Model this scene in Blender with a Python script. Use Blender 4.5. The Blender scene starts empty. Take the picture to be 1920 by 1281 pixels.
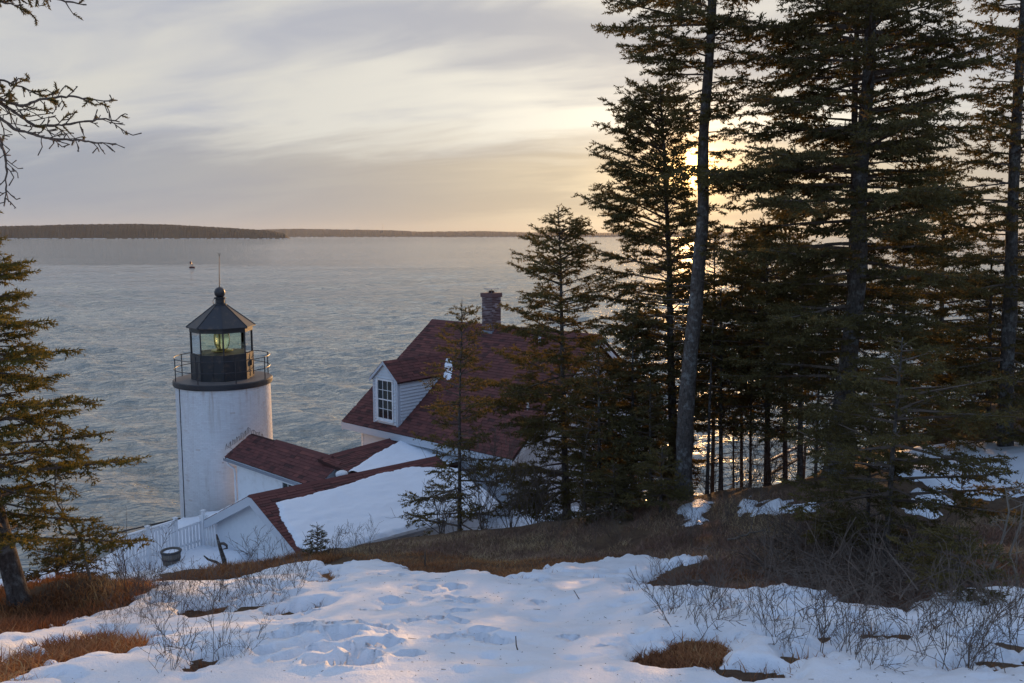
import bpy, math, random
import numpy as np
from mathutils import Vector, Matrix
PI = math.pi
rng = np.random.default_rng(7)
random.seed(7)
S = bpy.context.scene
C = S.collection

# ------------------------------------------------------------------ camera
FOC = 1600.0                      # focal length in pixels of the 1920 px wide photograph
CAM_H = 21.0                      # metres above the sea
PITCH = math.atan(198.5 / FOC)
CP, SP = math.cos(PITCH), math.sin(PITCH)
cam_data = bpy.data.cameras.new('camera')
cam = bpy.data.objects.new('camera', cam_data)
C.objects.link(cam)
cam.location = (0, 0, CAM_H)
cam.rotation_euler = (PI / 2 - PITCH, 0, 0)
cam_data.sensor_width = 36.0
cam_data.lens = FOC / 1920 * 36.0
cam_data.clip_start = 0.05
cam_data.clip_end = 60000
S.camera = cam

# ------------------------------------------------------------------ light and sky
SUN_AZ = math.radians(11.7)       # to the right of straight ahead
SUN_EL = math.radians(4.3)
sun_dir = Vector((math.sin(SUN_AZ) * math.cos(SUN_EL), math.cos(SUN_AZ) * math.cos(SUN_EL), math.sin(SUN_EL)))
sd_ = bpy.data.lights.new('sun', 'SUN')
sd_.energy = 3.4
sd_.angle = math.radians(1.2)
sd_.color = (1.0, 0.55, 0.22)
sun = bpy.data.objects.new('sun', sd_)
C.objects.link(sun)
sun.rotation_euler = (-sun_dir).to_track_quat('-Z', 'Y').to_euler()
sun.location = (30, 60, 60)

S.view_settings.view_transform = 'Standard'
S.view_settings.look = 'None'
S.view_settings.gamma = 1.0
S.view_settings.use_curve_mapping = False
S.view_settings.exposure = 0.36
try:
    S.cycles.use_denoising = True
    S.cycles.denoiser = 'OPENIMAGEDENOISE'
    S.cycles.denoising_prefilter = 'ACCURATE'
    S.cycles.sample_clamp_indirect = 3.0
    S.cycles.sample_clamp_direct = 12.0
    S.cycles.max_bounces = 10
    S.cycles.diffuse_bounces = 4
    S.cycles.glossy_bounces = 3
    S.cycles.transmission_bounces = 10
    S.cycles.transparent_max_bounces = 8
    S.cycles.caustics_reflective = False
    S.cycles.caustics_refractive = False
    S.cycles.use_adaptive_sampling = False
except Exception:
    pass


class NT:
    """small helper to write node trees as expressions"""
    def __init__(self, nt):
        self.nt = nt
        self.n = nt.nodes
        self.l = nt.links
    def add(self, t, **kw):
        nd = self.n.new(t)
        for k, v in kw.items():
            setattr(nd, k, v)
        return nd
    def put(self, sock, v):
        if isinstance(v, bpy.types.NodeSocket):
            self.l.new(v, sock)
        elif v is not None:
            if hasattr(sock.default_value, '__len__') and not hasattr(v, '__len__'):
                v = [v] * len(sock.default_value)
            if hasattr(sock.default_value, '__len__') and len(sock.default_value) == 4 and len(v) == 3:
                v = tuple(v) + (1.0,)
            sock.default_value = v
    def m(self, op, a, b=None, c=None, clamp=False):
        nd = self.add('ShaderNodeMath', operation=op, use_clamp=clamp)
        self.put(nd.inputs[0], a)
        if b is not None: self.put(nd.inputs[1], b)
        if c is not None: self.put(nd.inputs[2], c)
        return nd.outputs[0]
    def v(self, op, a, b=None, scale=None):
        nd = self.add('ShaderNodeVectorMath', operation=op)
        self.put(nd.inputs[0], a)
        if b is not None: self.put(nd.inputs[1], b)
        if scale is not None: self.put(nd.inputs['Scale'], scale)
        return nd.outputs['Value'] if op in ('DOT_PRODUCT', 'LENGTH', 'DISTANCE') else nd.outputs[0]
    def mix(self, f, a, b, blend='MIX'):
        nd = self.add('ShaderNodeMix', data_type='RGBA', blend_type=blend)
        self.put(nd.inputs[0], f)
        self.put(nd.inputs[6], a)
        self.put(nd.inputs[7], b)
        return nd.outputs[2]
    def sep(self, v):
        nd = self.add('ShaderNodeSeparateXYZ')
        self.put(nd.inputs[0], v)
        return nd.outputs
    def comb(self, x, y, z):
        nd = self.add('ShaderNodeCombineXYZ')
        self.put(nd.inputs[0], x); self.put(nd.inputs[1], y); self.put(nd.inputs[2], z)
        return nd.outputs[0]
    def noise(self, vec, scale, detail=3, rough=0.5, dist=0.0, out='Fac'):
        nd = self.add('ShaderNodeTexNoise')
        if vec is not None: self.put(nd.inputs['Vector'], vec)
        self.put(nd.inputs['Scale'], scale)
        self.put(nd.inputs['Detail'], detail)
        self.put(nd.inputs['Roughness'], rough)
        self.put(nd.inputs['Distortion'], dist)
        return nd.outputs[out]
    def ss(self, x, lo, hi):
        nd = self.add('ShaderNodeMapRange', interpolation_type='SMOOTHSTEP')
        self.put(nd.inputs[0], x)
        self.put(nd.inputs[1], lo)
        self.put(nd.inputs[2], hi)
        return nd.outputs[0]
    def ramp(self, x, stops):
        nd = self.add('ShaderNodeValToRGB')
        cr = nd.color_ramp
        while len(cr.elements) < len(stops):
            cr.elements.new(0.5)
        for e, (p, c) in zip(cr.elements, stops):
            e.position = p
            e.color = tuple(c) + (1.0,) if len(c) == 3 else c
        self.put(nd.inputs[0], x)
        return nd.outputs[0]


world = bpy.data.worlds.new('World')
S.world = world
world.use_nodes = True
W = NT(world.node_tree)
W.n.clear()
tc = W.add('ShaderNodeTexCoord')
D = tc.outputs['Generated']
D = W.v('NORMALIZE', D)
sky = W.add('ShaderNodeTexSky', sky_type='NISHITA', sun_disc=False, sun_elevation=SUN_EL, sun_rotation=SUN_AZ,
            altitude=20, air_density=1.0, dust_density=0.4, ozone_density=3.0)
sx, sy, sz = W.sep(D)
el = W.m('MAXIMUM', sz, 0.0)
sdot = W.m('MAXIMUM', W.v('DOT_PRODUCT', D, tuple(sun_dir)), 0.0)
g_wide = W.m('POWER', sdot, 9.0)
g_mid = W.m('POWER', sdot, 42.0)
g_near = W.m('POWER', sdot, 420.0)
g_core = W.m('POWER', sdot, 3500.0)
# cloud layer seen in perspective
inv = W.m('DIVIDE', 1.0, W.m('ADD', el, 0.16))
q = W.comb(W.m('MULTIPLY', W.m('ADD', sx, W.m('MULTIPLY', sy, -0.35)), inv), W.m('MULTIPLY', W.m('ADD', sy, W.m('MULTIPLY', sx, 0.35)), inv), 3.3)
qs = W.v('MULTIPLY', q, (0.55, 1.25, 1.0))
warp = W.noise(qs, 0.7, 3, 0.55, out='Color')
qw = W.v('ADD', qs, W.v('SCALE', W.v('SUBTRACT', warp, (0.5, 0.5, 0.5)), scale=1.1))
n1 = W.noise(qw, 0.75, 5, 0.52)
n2 = W.noise(W.v('ADD', qw, (5.2, 1.7, 0.4)), 2.3, 5, 0.55)
n3 = W.noise(W.v('ADD', qs, (1.2, 7.7, 2.4)), 0.36, 3, 0.5)
lit = W.ss(W.m('ADD', W.m('MULTIPLY', n1, 0.72), W.m('MULTIPLY', n2, 0.28)), 0.40, 0.60)
cool = (0.43, 0.455, 0.54)
cream = (0.645, 0.63, 0.585)
cloud = W.mix(lit, cool, cream)
cloud = W.mix(W.m('MULTIPLY', g_wide, 0.55), cloud, W.mix(lit, (0.55, 0.50, 0.43), (1.02, 0.95, 0.80)))
# low blue-grey bank along the horizon, thinning and turning tan towards the sun
bank_e = W.m('ADD', el, W.m('MULTIPLY', W.m('SUBTRACT', n2, 0.5), 0.085))
bank = W.m('SUBTRACT', 1.0, W.ss(bank_e, 0.070, 0.135))
bank_col = W.mix(g_wide, (0.285, 0.325, 0.41), (0.60, 0.47, 0.30))
cloud = W.mix(W.m('MULTIPLY', bank, 0.85), cloud, bank_col)
low = W.m('SUBTRACT', 1.0, W.ss(el, 0.0, 0.045))
cloud = W.mix(W.m('MULTIPLY', low, 0.55), cloud, W.mix(g_wide, (0.41, 0.42, 0.45), (0.66, 0.50, 0.31)))
# thin veil: the clear sky shows through away from the sun
clear = W.v('ADD', sky.outputs[0], W.mix(W.ss(el, 0.0, 0.9), (1.66, 2.05, 2.85), (1.28, 1.78, 2.85)))   # open blue sky over a thin high veil
veil = W.m('ADD', 0.04, W.m('MULTIPLY', W.ss(W.m('ADD', W.m('ADD', W.v('DOT_PRODUCT', D, tuple(sun_dir)), 0.0), W.m('MULTIPLY', n3, 0.30)), -0.05, 0.95), 0.94), clamp=True)
bg1 = W.add('ShaderNodeBackground')
W.put(bg1.inputs[0], clear)
bg1.inputs[1].default_value = 0.15
bg2 = W.add('ShaderNodeBackground')
glow = W.v('ADD', W.v('SCALE', (0.30, 0.24, 0.14), scale=g_mid), W.v('SCALE', (0.90, 0.46, 0.12), scale=g_near))
glow = W.v('ADD', glow, W.v('SCALE', (8.0, 4.2, 1.1), scale=g_core))
thin = W.m('SUBTRACT', 1.25, W.m('MULTIPLY', W.m('SUBTRACT', 1.0, lit), 0.75))
W.put(bg2.inputs[0], W.v('ADD', cloud, W.v('SCALE', glow, scale=thin)))
bg2.inputs[1].default_value = 0.79
mx = W.add('ShaderNodeMixShader')
W.put(mx.inputs[0], veil)
W.l.new(bg1.outputs[0], mx.inputs[1])
W.l.new(bg2.outputs[0], mx.inputs[2])
out = W.add('ShaderNodeOutputWorld')
W.l.new(mx.outputs[0], out.inputs[0])


# ------------------------------------------------------------------ measuring helpers
def ray(px, py):
    u, v = (px - 960) / FOC, (640.5 - py) / FOC
    return np.array([u, CP + v * SP, -SP + v * CP])

def at(px, py, Y):
    d = ray(px, py)
    return np.array([0, 0, CAM_H]) + d * (Y / d[1])

# ------------------------------------------------------------------ materials
MATS = {}
def material(name, base=(0.5, 0.5, 0.5), rough=0.6, spec=0.3, metal=0.0):
    m = bpy.data.materials.new(name)
    m.use_nodes = True
    t = NT(m.node_tree)
    b = t.n['Principled BSDF']
    b.inputs['Base Color'].default_value = tuple(base) + (1.0,)
    b.inputs['Roughness'].default_value = rough
    b.inputs['Specular IOR Level'].default_value = spec
    b.inputs['Metallic'].default_value = metal
    MATS[name] = m
    return m, t, b

def obj_coord(t):
    return t.add('ShaderNodeTexCoord').outputs['Object']

def bump(t, b, h, strength=0.4, dist=0.02):
    nd = t.add('ShaderNodeBump')
    nd.inputs['Strength'].default_value = strength
    nd.inputs['Distance'].default_value = dist
    t.put(nd.inputs['Height'], h)
    t.l.new(nd.outputs[0], b.inputs['Normal'])
    return nd

def tinted(name, stops, rough=0.7, spec=0.2, noise_scale=None, translucent=0.0, bump_s=0.0):
    """material whose colour runs over the mesh attribute 'tint' (0..1), one value per piece"""
    m, t, b = material(name, rough=rough, spec=spec)
    a = t.add('ShaderNodeAttribute', attribute_name='tint')
    f = a.outputs['Fac']
    if noise_scale:
        n = t.noise(obj_coord(t), noise_scale, 4, 0.6)
        f = t.m('ADD', f, t.m('MULTIPLY', t.m('SUBTRACT', n, 0.5), 0.5), clamp=True)
        if bump_s: bump(t, b, n, bump_s, 0.01)
    col = t.ramp(f, stops)
    t.put(b.inputs['Base Color'], col)
    if translucent:
        tr = t.add('ShaderNodeBsdfTranslucent')
        t.put(tr.inputs[0], t.mix(1.0, col, (1.5, 1.25, 0.6), 'MULTIPLY'))
        mxs = t.add('ShaderNodeMixShader')
        mxs.inputs[0].default_value = translucent
        t.l.new(b.outputs[0], mxs.inputs[1])
        t.l.new(tr.outputs[0], mxs.inputs[2])
        t.l.new(mxs.outputs[0], t.n['Material Output'].inputs[0])
    return m

# snow
m, t, b = material('snow', (0.80, 0.83, 0.88), 0.55, 0.25)
oc = obj_coord(t)
n = t.noise(oc, 9.0, 6, 0.6)
nf = t.noise(oc, 60.0, 3, 0.6)
sp = t.ss(t.noise(oc, 22.0, 3, 0.7), 0.70, 0.80)
t.put(b.inputs['Base Color'], t.mix(t.m('MULTIPLY', sp, 0.45), t.mix(n, (0.76, 0.79, 0.85), (0.84, 0.86, 0.89)), (0.24, 0.19, 0.14)))
bump(t, b, t.m('ADD', t.m('MULTIPLY', n, 0.7), t.m('MULTIPLY', nf, 0.35)), 0.75, 0.035)
b.inputs['Subsurface Weight'].default_value = 0.0
# clean roof snow
m, t, b = material('roof_snow', (0.82, 0.85, 0.90), 0.5, 0.25)
n = t.noise(obj_coord(t), 5.0, 5, 0.55)
bump(t, b, n, 0.3, 0.05)
# soil
m, t, b = material('soil', rough=0.95, spec=0.1)
oc = obj_coord(t)
n = t.noise(oc, 1.3, 5, 0.6)
n2_ = t.noise(oc, 14.0, 5, 0.7)
n3_ = t.noise(oc, 70.0, 3, 0.7)
c = t.ramp(t.m('ADD', t.m('MULTIPLY', n, 0.6), t.m('MULTIPLY', n2_, 0.45)), [(0.25, (0.07, 0.047, 0.035)), (0.5, (0.16, 0.104, 0.070)), (0.68, (0.24, 0.165, 0.10)), (0.85, (0.18, 0.15, 0.10))])
t.put(b.inputs['Base Color'], c)
bump(t, b, t.m('ADD', n2_, n3_), 0.9, 0.06)
# rock for the cliffs is part of the ground sheet (steep faces)
g = t.add('ShaderNodeNewGeometry')
nz = t.sep(g.outputs['Normal'])[2]
rock = t.ramp(t.noise(oc, 2.2, 6, 0.65), [(0.3, (0.06, 0.05, 0.045)), (0.7, (0.24, 0.19, 0.16))])
t.put(b.inputs['Base Color'], t.mix(t.ss(nz, 0.35, 0.65), rock, c))

# sea
m, t, b = material('sea', (0.014, 0.030, 0.038), 0.09, 0.5)
b.inputs['IOR'].default_value = 1.45
g = t.add('ShaderNodeNewGeometry')
pos = g.outputs['Position']
pr = t.add('ShaderNodeVectorRotate', rotation_type='Z_AXIS')
t.put(pr.inputs['Vector'], pos)
pr.inputs['Angle'].default_value = math.radians(-24)
pw = t.v('MULTIPLY', pr.outputs[0], (0.62, 1.0, 1.0))
w1 = t.noise(pw, 0.15, 5, 0.6, 0.3)
w1 = t.m('SUBTRACT', 1.0, t.m('ABSOLUTE', t.m('SUBTRACT', t.m('MULTIPLY', w1, 2.0), 1.0)))
w2 = t.noise(pw, 0.42, 4, 0.60, 0.15)
w3 = t.noise(pw, 0.026, 3, 0.5, 0.2)
w4 = t.noise(pw, 2.6, 4, 0.65, 0.3)
h = t.m('ADD', t.m('ADD', t.m('MULTIPLY', w1, 0.7), t.m('MULTIPLY', w4, 0.22)), t.m('ADD', t.m('MULTIPLY', w2, 2.9), t.m('MULTIPLY', w3, 3.0)))
bn = bump(t, b, h, 0.75, 1.0)
gust = t.ss(t.noise(t.v('MULTIPLY', pr.outputs[0], (0.006, 0.022, 1.0)), 1.0, 5, 0.6, 0.4), 0.36, 0.64)
t.put(bn.inputs['Strength'], t.m('ADD', 0.55, t.m('MULTIPLY', gust, 0.45)))
foam = t.ss(t.m('ADD', t.m('MULTIPLY', t.noise(pw, 0.5, 5, 0.7), 0.6), t.m('MULTIPLY', t.noise(pw, 0.05, 3, 0.5), 0.4)), 0.66, 0.74)
crest = t.m('MULTIPLY', t.ss(w2, 0.60, 0.70), t.ss(t.noise(pw, 0.11, 4, 0.6), 0.46, 0.62))
foam = t.m('MAXIMUM', foam, t.m('MULTIPLY', crest, 0.9))
t.put(b.inputs['Base Color'], t.mix(t.m('MULTIPLY', foam, 0.22), t.mix(w3, (0.235, 0.248, 0.226), (0.30, 0.305, 0.275)), (0.45, 0.48, 0.5)))
t.put(b.inputs['Roughness'], t.m('ADD', 0.06, t.m('MULTIPLY', foam, 0.5)))

# painted brick / boards / trim
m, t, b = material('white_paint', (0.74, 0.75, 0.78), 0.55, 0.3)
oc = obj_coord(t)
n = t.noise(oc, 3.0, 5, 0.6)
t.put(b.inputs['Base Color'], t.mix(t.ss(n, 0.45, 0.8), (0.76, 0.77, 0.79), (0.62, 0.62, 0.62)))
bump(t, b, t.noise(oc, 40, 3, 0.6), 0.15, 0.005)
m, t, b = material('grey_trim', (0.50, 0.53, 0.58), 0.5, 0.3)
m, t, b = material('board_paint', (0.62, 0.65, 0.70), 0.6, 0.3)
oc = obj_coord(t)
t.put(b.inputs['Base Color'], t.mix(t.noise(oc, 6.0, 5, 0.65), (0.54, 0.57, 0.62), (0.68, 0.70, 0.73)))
m = tinted('painted_brick', [(0.0, (0.60, 0.55, 0.53)), (0.08, (0.67, 0.66, 0.68)), (0.6, (0.72, 0.73, 0.75)), (1.0, (0.76, 0.76, 0.78))], 0.6, 0.25)
t = NT(m.node_tree); b = t.n['Principled BSDF']
oc = obj_coord(t)
src = b.inputs['Base Color'].links[0].from_socket
sx_, sy_, sz_ = t.sep(oc)
streak = t.noise(t.comb(t.m('MULTIPLY', sx_, 5.0), t.m('MULTIPLY', sy_, 5.0), t.m('MULTIPLY', sz_, 0.6)), 1.0, 5, 0.6)
c1 = t.mix(t.m('MULTIPLY', t.ss(streak, 0.50, 0.72), 0.42), src, (0.50, 0.45, 0.42))
chip = t.ss(t.noise(oc, 3.2, 6, 0.75), 0.665, 0.69)
rust = t.m('MULTIPLY', t.ss(t.noise(t.comb(t.m('MULTIPLY', sx_, 7.0), t.m('MULTIPLY', sy_, 7.0), t.m('MULTIPLY', sz_, 0.35)), 1.0, 4, 0.6), 0.52, 0.70), t.ss(sz_, 4.3, 6.5))
c1 = t.mix(t.m('MULTIPLY', rust, 0.45), c1, (0.40, 0.27, 0.20))
t.put(b.inputs['Base Color'], t.mix(t.m('MULTIPLY', chip, 0.75), c1, (0.30, 0.20, 0.17)))
m, t, b = material('mortar_paint', (0.70, 0.70, 0.72), 0.8, 0.2)
tinted('shingle', [(0.0, (0.070, 0.036, 0.034)), (0.35, (0.125, 0.052, 0.047)), (0.7, (0.155, 0.060, 0.053)), (1.0, (0.20, 0.075, 0.062))], 0.85, 0.15, 22.0, 0.0, 0.3)
m, t, b = material('roof_board', (0.06, 0.03, 0.028), 0.9, 0.1)
m, t, b = material('black_metal', (0.028, 0.028, 0.032), 0.42, 0.5)
oc = obj_coord(t)
n = t.noise(oc, 3.5, 6, 0.65)
t.put(b.inputs['Base Color'], t.mix(t.ss(n, 0.5, 0.72), (0.024, 0.025, 0.03), (0.085, 0.06, 0.048)))
t.put(b.inputs['Roughness'], t.m('ADD', 0.35, t.m('MULTIPLY', n, 0.3)))
m, t, b = material('deck_metal', (0.13, 0.115, 0.105), 0.6, 0.3)
t.put(b.inputs['Base Color'], t.mix(t.noise(obj_coord(t), 4.0, 5, 0.6), (0.09, 0.085, 0.085), (0.22, 0.18, 0.155)))
m, t, b = material('brass', (0.45, 0.33, 0.12), 0.35, 0.5, 0.8)
m, t, b = material('pane_glass', rough=0.02)
t.n.remove(b)
lw = t.add('ShaderNodeFresnel'); lw.inputs[0].default_value = 1.22
tr = t.add('ShaderNodeBsdfTransparent'); tr.inputs[0].default_value = (0.91, 0.955, 0.915, 1)
gl = t.add('ShaderNodeBsdfGlossy'); gl.inputs['Roughness'].default_value = 0.03
ms = t.add('ShaderNodeMixShader')
t.l.new(lw.outputs[0], ms.inputs[0]); t.l.new(tr.outputs[0], ms.inputs[1]); t.l.new(gl.outputs[0], ms.inputs[2])
t.l.new(ms.outputs[0], t.n['Material Output'].inputs[0])
m, t, b = material('lens_glass', (1.0, 0.96, 0.66), 0.03, 0.5)
b.inputs['Transmission Weight'].default_value = 1.0
b.inputs['IOR'].default_value = 1.5
m, t, b = material('window_glass', (0.022, 0.027, 0.03), 0.06, 0.5)
tinted('chimney_brick', [(0.0, (0.085, 0.045, 0.050)), (0.5, (0.15, 0.085, 0.085)), (1.0, (0.34, 0.28, 0.29))], 0.85, 0.15, 30.0)
m, t, b = material('mortar', (0.50, 0.48, 0.50), 0.9, 0.1)
m, t, b = material('lead', (0.22, 0.24, 0.28), 0.5, 0.4)
m, t, b = material('grey_metal', (0.30, 0.31, 0.33), 0.4, 0.5, 0.6)
m, t, b = material('weathered_wood', (0.16, 0.14, 0.12), 0.85, 0.15)
oc = obj_coord(t)
t.put(b.inputs['Base Color'], t.mix(t.noise(t.v('MULTIPLY', oc, (8, 8, 1.0)), 3.0, 4, 0.6), (0.09, 0.08, 0.07), (0.24, 0.21, 0.18)))
# bark
m, t, b = material('bark', rough=0.92, spec=0.1)
oc = obj_coord(t)
v_ = t.v('MULTIPLY', oc, (1, 1, 0.45))
n = t.noise(v_, 26, 6, 0.7)
lich = t.ss(t.noise(oc, 5.5, 5, 0.7), 0.50, 0.64)
c = t.ramp(n, [(0.3, (0.035, 0.029, 0.026)), (0.55, (0.105, 0.087, 0.078)), (0.75, (0.18, 0.15, 0.135))])
t.put(b.inputs['Base Color'], t.mix(t.m('MULTIPLY', lich, 0.65), c, t.mix(n, (0.16, 0.165, 0.16), (0.32, 0.32, 0.31))))
bump(t, b, n, 0.9, 0.03)
m, t, b = material('twig', (0.060, 0.047, 0.041), 0.9, 0.1)
t.put(b.inputs['Base Color'], t.mix(t.noise(obj_coord(t), 12, 3, 0.6), (0.075, 0.056, 0.046), (0.18, 0.138, 0.112)))
m, t, b = material('pale_twig', (0.17, 0.145, 0.12), 0.9, 0.1)
m, t, b = material('cut_wood', (0.42, 0.20, 0.10), 0.8, 0.15)
tinted('needles', [(0.0, (0.072, 0.060, 0.028)), (0.45, (0.112, 0.094, 0.039)), (0.8, (0.15, 0.120, 0.043)), (1.0, (0.19, 0.118, 0.048))], 0.75, 0.2, None, 0.30)
tinted('sunny_needles', [(0.0, (0.066, 0.060, 0.020)), (0.45, (0.105, 0.096, 0.028)), (0.8, (0.14, 0.122, 0.036)), (1.0, (0.17, 0.115, 0.04))], 0.75, 0.2, None, 0.42)  # yellower, more translucent copy of needles, with golden sunlight put into the colour
tinted('dry_grass', [(0.0, (0.15, 0.068, 0.036)), (0.4, (0.29, 0.130, 0.060)), (0.75, (0.39, 0.195, 0.085)), (1.0, (0.50, 0.34, 0.17))], 0.85, 0.15, None, 0.2)
tinted('heath', [(0.0, (0.11, 0.066, 0.054)), (0.45, (0.24, 0.145, 0.112)), (0.8, (0.34, 0.225, 0.155)), (1.0, (0.44, 0.33, 0.19))], 0.9, 0.1, None, 0.1)
m, t, b = material('far_wood', (0.026, 0.026, 0.020), 0.95, 0.05)
oc = obj_coord(t)
t.put(b.inputs['Base Color'], t.mix(t.noise(oc, 0.02, 5, 0.6), (0.040, 0.036, 0.029), (0.095, 0.078, 0.056)))
m, t, b = material('shore_snow', (0.62, 0.64, 0.68), 0.8, 0.1)
m, t, b = material('buoy_paint', (0.09, 0.028, 0.025), 0.5, 0.3)

# ------------------------------------------------------------------ object helpers
def tag(o, label=None, cat=None, group=None, kind=None):
    if label: o['label'] = label
    if cat: o['category'] = cat
    if group: o['group'] = group
    if kind: o['kind'] = kind
    return o

def thing(name, label, cat, loc=(0, 0, 0), group=None):
    o = bpy.data.objects.new(name, None)
    C.objects.link(o)
    o.location = loc
    o.empty_display_size = 0.3
    return tag(o, label, cat, group)

def np_mesh(name, V, F, mat, parent=None, tint=None, smooth=False):
    """V (n,3) world points, F (m,3 or 4) faces"""
    V = np.asarray(V, np.float32)
    F = np.asarray(F, np.int32)
    me = bpy.data.meshes.new(name)
    me.vertices.add(len(V))
    me.vertices.foreach_set('co', V.ravel())
    k = F.shape[1]
    me.loops.add(F.size)
    me.loops.foreach_set('vertex_index', F.ravel())
    me.polygons.add(len(F))
    me.polygons.foreach_set('loop_start', np.arange(0, F.size, k, dtype=np.int32))
    me.polygons.foreach_set('use_smooth', np.full(len(F), bool(smooth)))
    if tint is not None:
        a = me.attributes.new('tint', 'FLOAT', 'POINT')
        a.data.foreach_set('value', np.asarray(tint, np.float32))
    me.update(calc_edges=True)
    me.validate()
    if mat: me.materials.append(MATS[mat])
    o = bpy.data.objects.new(name, me)
    C.objects.link(o)
    if parent is not None: attach(o, parent)
    return o

def attach(o, parent):
    o.parent = parent
    p = parent
    off = Vector((0, 0, 0))
    while p is not None:
        off += p.location
        p = p.parent
    if o.type == 'MESH' and not o.data.get('local'):
        o.data.transform(Matrix.Translation(-off))
        o.data['local'] = 1

class MB:
    """collects boxes, prisms and tubes into one mesh"""
    def __init__(self):
        self.v, self.f, self.t = [], [], []
    def add(self, verts, faces, tint=0.5):
        n = len(self.v)
        self.v += [tuple(map(float, p)) for p in verts]
        self.f += [tuple(i + n for i in fc) for fc in faces]
        self.t += [tint] * len(verts)
    def box(self, o, ex, ey, ez, tint=0.5):
        """corner o and three edge vectors"""
        o, ex, ey, ez = map(lambda a: np.asarray(a, float), (o, ex, ey, ez))
        P = [o, o + ex, o + ex + ey, o + ey, o + ez, o + ex + ez, o + ex + ey + ez, o + ey + ez]
        self.add(P, [(0, 3, 2, 1), (4, 5, 6, 7), (0, 1, 5, 4), (1, 2, 6, 5), (2, 3, 7, 6), (3, 0, 4, 7)], tint)
    def bar(self, a, b_, w, h=None, tint=0.5):
        """box along a-b, w wide and h high"""
        a, b_ = np.asarray(a, float), np.asarray(b_, float)
        h = h or w
        d = b_ - a
        d /= np.linalg.norm(d)
        s = np.cross(d, [0, 0, 1.0])
        if np.linalg.norm(s) < 1e-3: s = np.array([1.0, 0, 0])
        s /= np.linalg.norm(s)
        u = np.cross(s, d)
        self.box(a - s * w / 2 - u * h / 2, b_ - a, s * w, u * h, tint)
    def prism(self, poly, off, tint=0.5):
        """polygon (list of points) extruded by off"""
        P = [np.asarray(p, float) for p in poly]
        k = len(P)
        Q = [p + np.asarray(off, float) for p in P]
        self.add(P + Q, [tuple(range(k))[::-1], tuple(range(k, 2 * k))] + [(i, (i + 1) % k, k + (i + 1) % k, k + i) for i in range(k)], tint)
    def tube(self, pts, radii, n=6, tint=0.5, cap=True):
        pts = [np.asarray(p, float) for p in pts]
        rings = []
        d0 = None
        for i, p in enumerate(pts):
            d = pts[min(i + 1, len(pts) - 1)] - pts[max(i - 1, 0)]
            d = d / (np.linalg.norm(d) + 1e-9)
            if d0 is None:
                s = np.cross(d, [0, 0, 1.0])
                if np.linalg.norm(s) < 1e-2: s = np.array([1.0, 0, 0])
            else:
                s = s - d * np.dot(s, d)
            s = s / (np.linalg.norm(s) + 1e-9)
            d0 = d
            u = np.cross(d, s)
            r = radii[i] if hasattr(radii, '__len__') else radii
            rings.append([p + r * (math.cos(2 * PI * j / n) * s + math.sin(2 * PI * j / n) * u) for j in range(n)])
        V = [v for r in rings for v in r]
        F = []
        for i in range(len(pts) - 1):
            for j in range(n):
                F.append((i * n + j, i * n + (j + 1) % n, (i + 1) * n + (j + 1) % n, (i + 1) * n + j))
        if cap:
            F.append(tuple(range(n))[::-1])
            F.append(tuple(range((len(pts) - 1) * n, len(pts) * n)))
        self.add(V, F, tint)
    def lathe(self, prof, c, n=32, tint=0.5, ph=0.0, closed=False):
        """profile [(r,z)] around the vertical through c"""
        c = np.asarray(c, float)
        V = [c + [r * math.sin(2 * PI * j / n + ph), -r * math.cos(2 * PI * j / n + ph), z] for r, z in prof for j in range(n)]
        F = []
        k = len(prof)
        for i in range(k if closed else k - 1):
            a, b_ = i, (i + 1) % k
            for j in range(n):
                F.append((a * n + j, a * n + (j + 1) % n, b_ * n + (j + 1) % n, b_ * n + j))
        if not closed:
            F.append(tuple(range(n))[::-1])
            F.append(tuple(range((k - 1) * n, k * n)))
        self.add(V, F, tint)
    def build(self, name, mat, parent=None, smooth=False):
        me = bpy.data.meshes.new(name)
        me.from_pydata(self.v, [], self.f)
        a = me.attributes.new('tint', 'FLOAT', 'POINT')
        a.data.foreach_set('value', np.asarray(self.t, np.float32))
        if smooth:
            me.polygons.foreach_set('use_smooth', np.ones(len(me.polygons), bool))
        me.update()
        me.materials.append(MATS[mat])
        o = bpy.data.objects.new(name, me)
        C.objects.link(o)
        if parent is not None: attach(o, parent)
        return o

# ------------------------------------------------------------------ value noise for terrain
_tab = np.random.default_rng(3).random((256, 256))
def vnoise(x, y):
    xi, yi = np.floor(x).astype(int), np.floor(y).astype(int)
    fx, fy = x - xi, y - yi
    fx, fy = fx * fx * (3 - 2 * fx), fy * fy * (3 - 2 * fy)
    a = _tab[xi & 255, yi & 255]; b_ = _tab[(xi + 1) & 255, yi & 255]
    c = _tab[xi & 255, (yi + 1) & 255]; d = _tab[(xi + 1) & 255, (yi + 1) & 255]
    return (a * (1 - fx) + b_ * fx) * (1 - fy) + (c * (1 - fx) + d * fx) * fy - 0.5
def fbm(x, y, o=4, f=1.0, g=0.5):
    r, a = 0, 1.0
    for i in range(o):
        r = r + a * vnoise(x * f + 17.3 * i, y * f + 9.1 * i)
        f *= 2.03; a *= g
    return r

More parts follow.
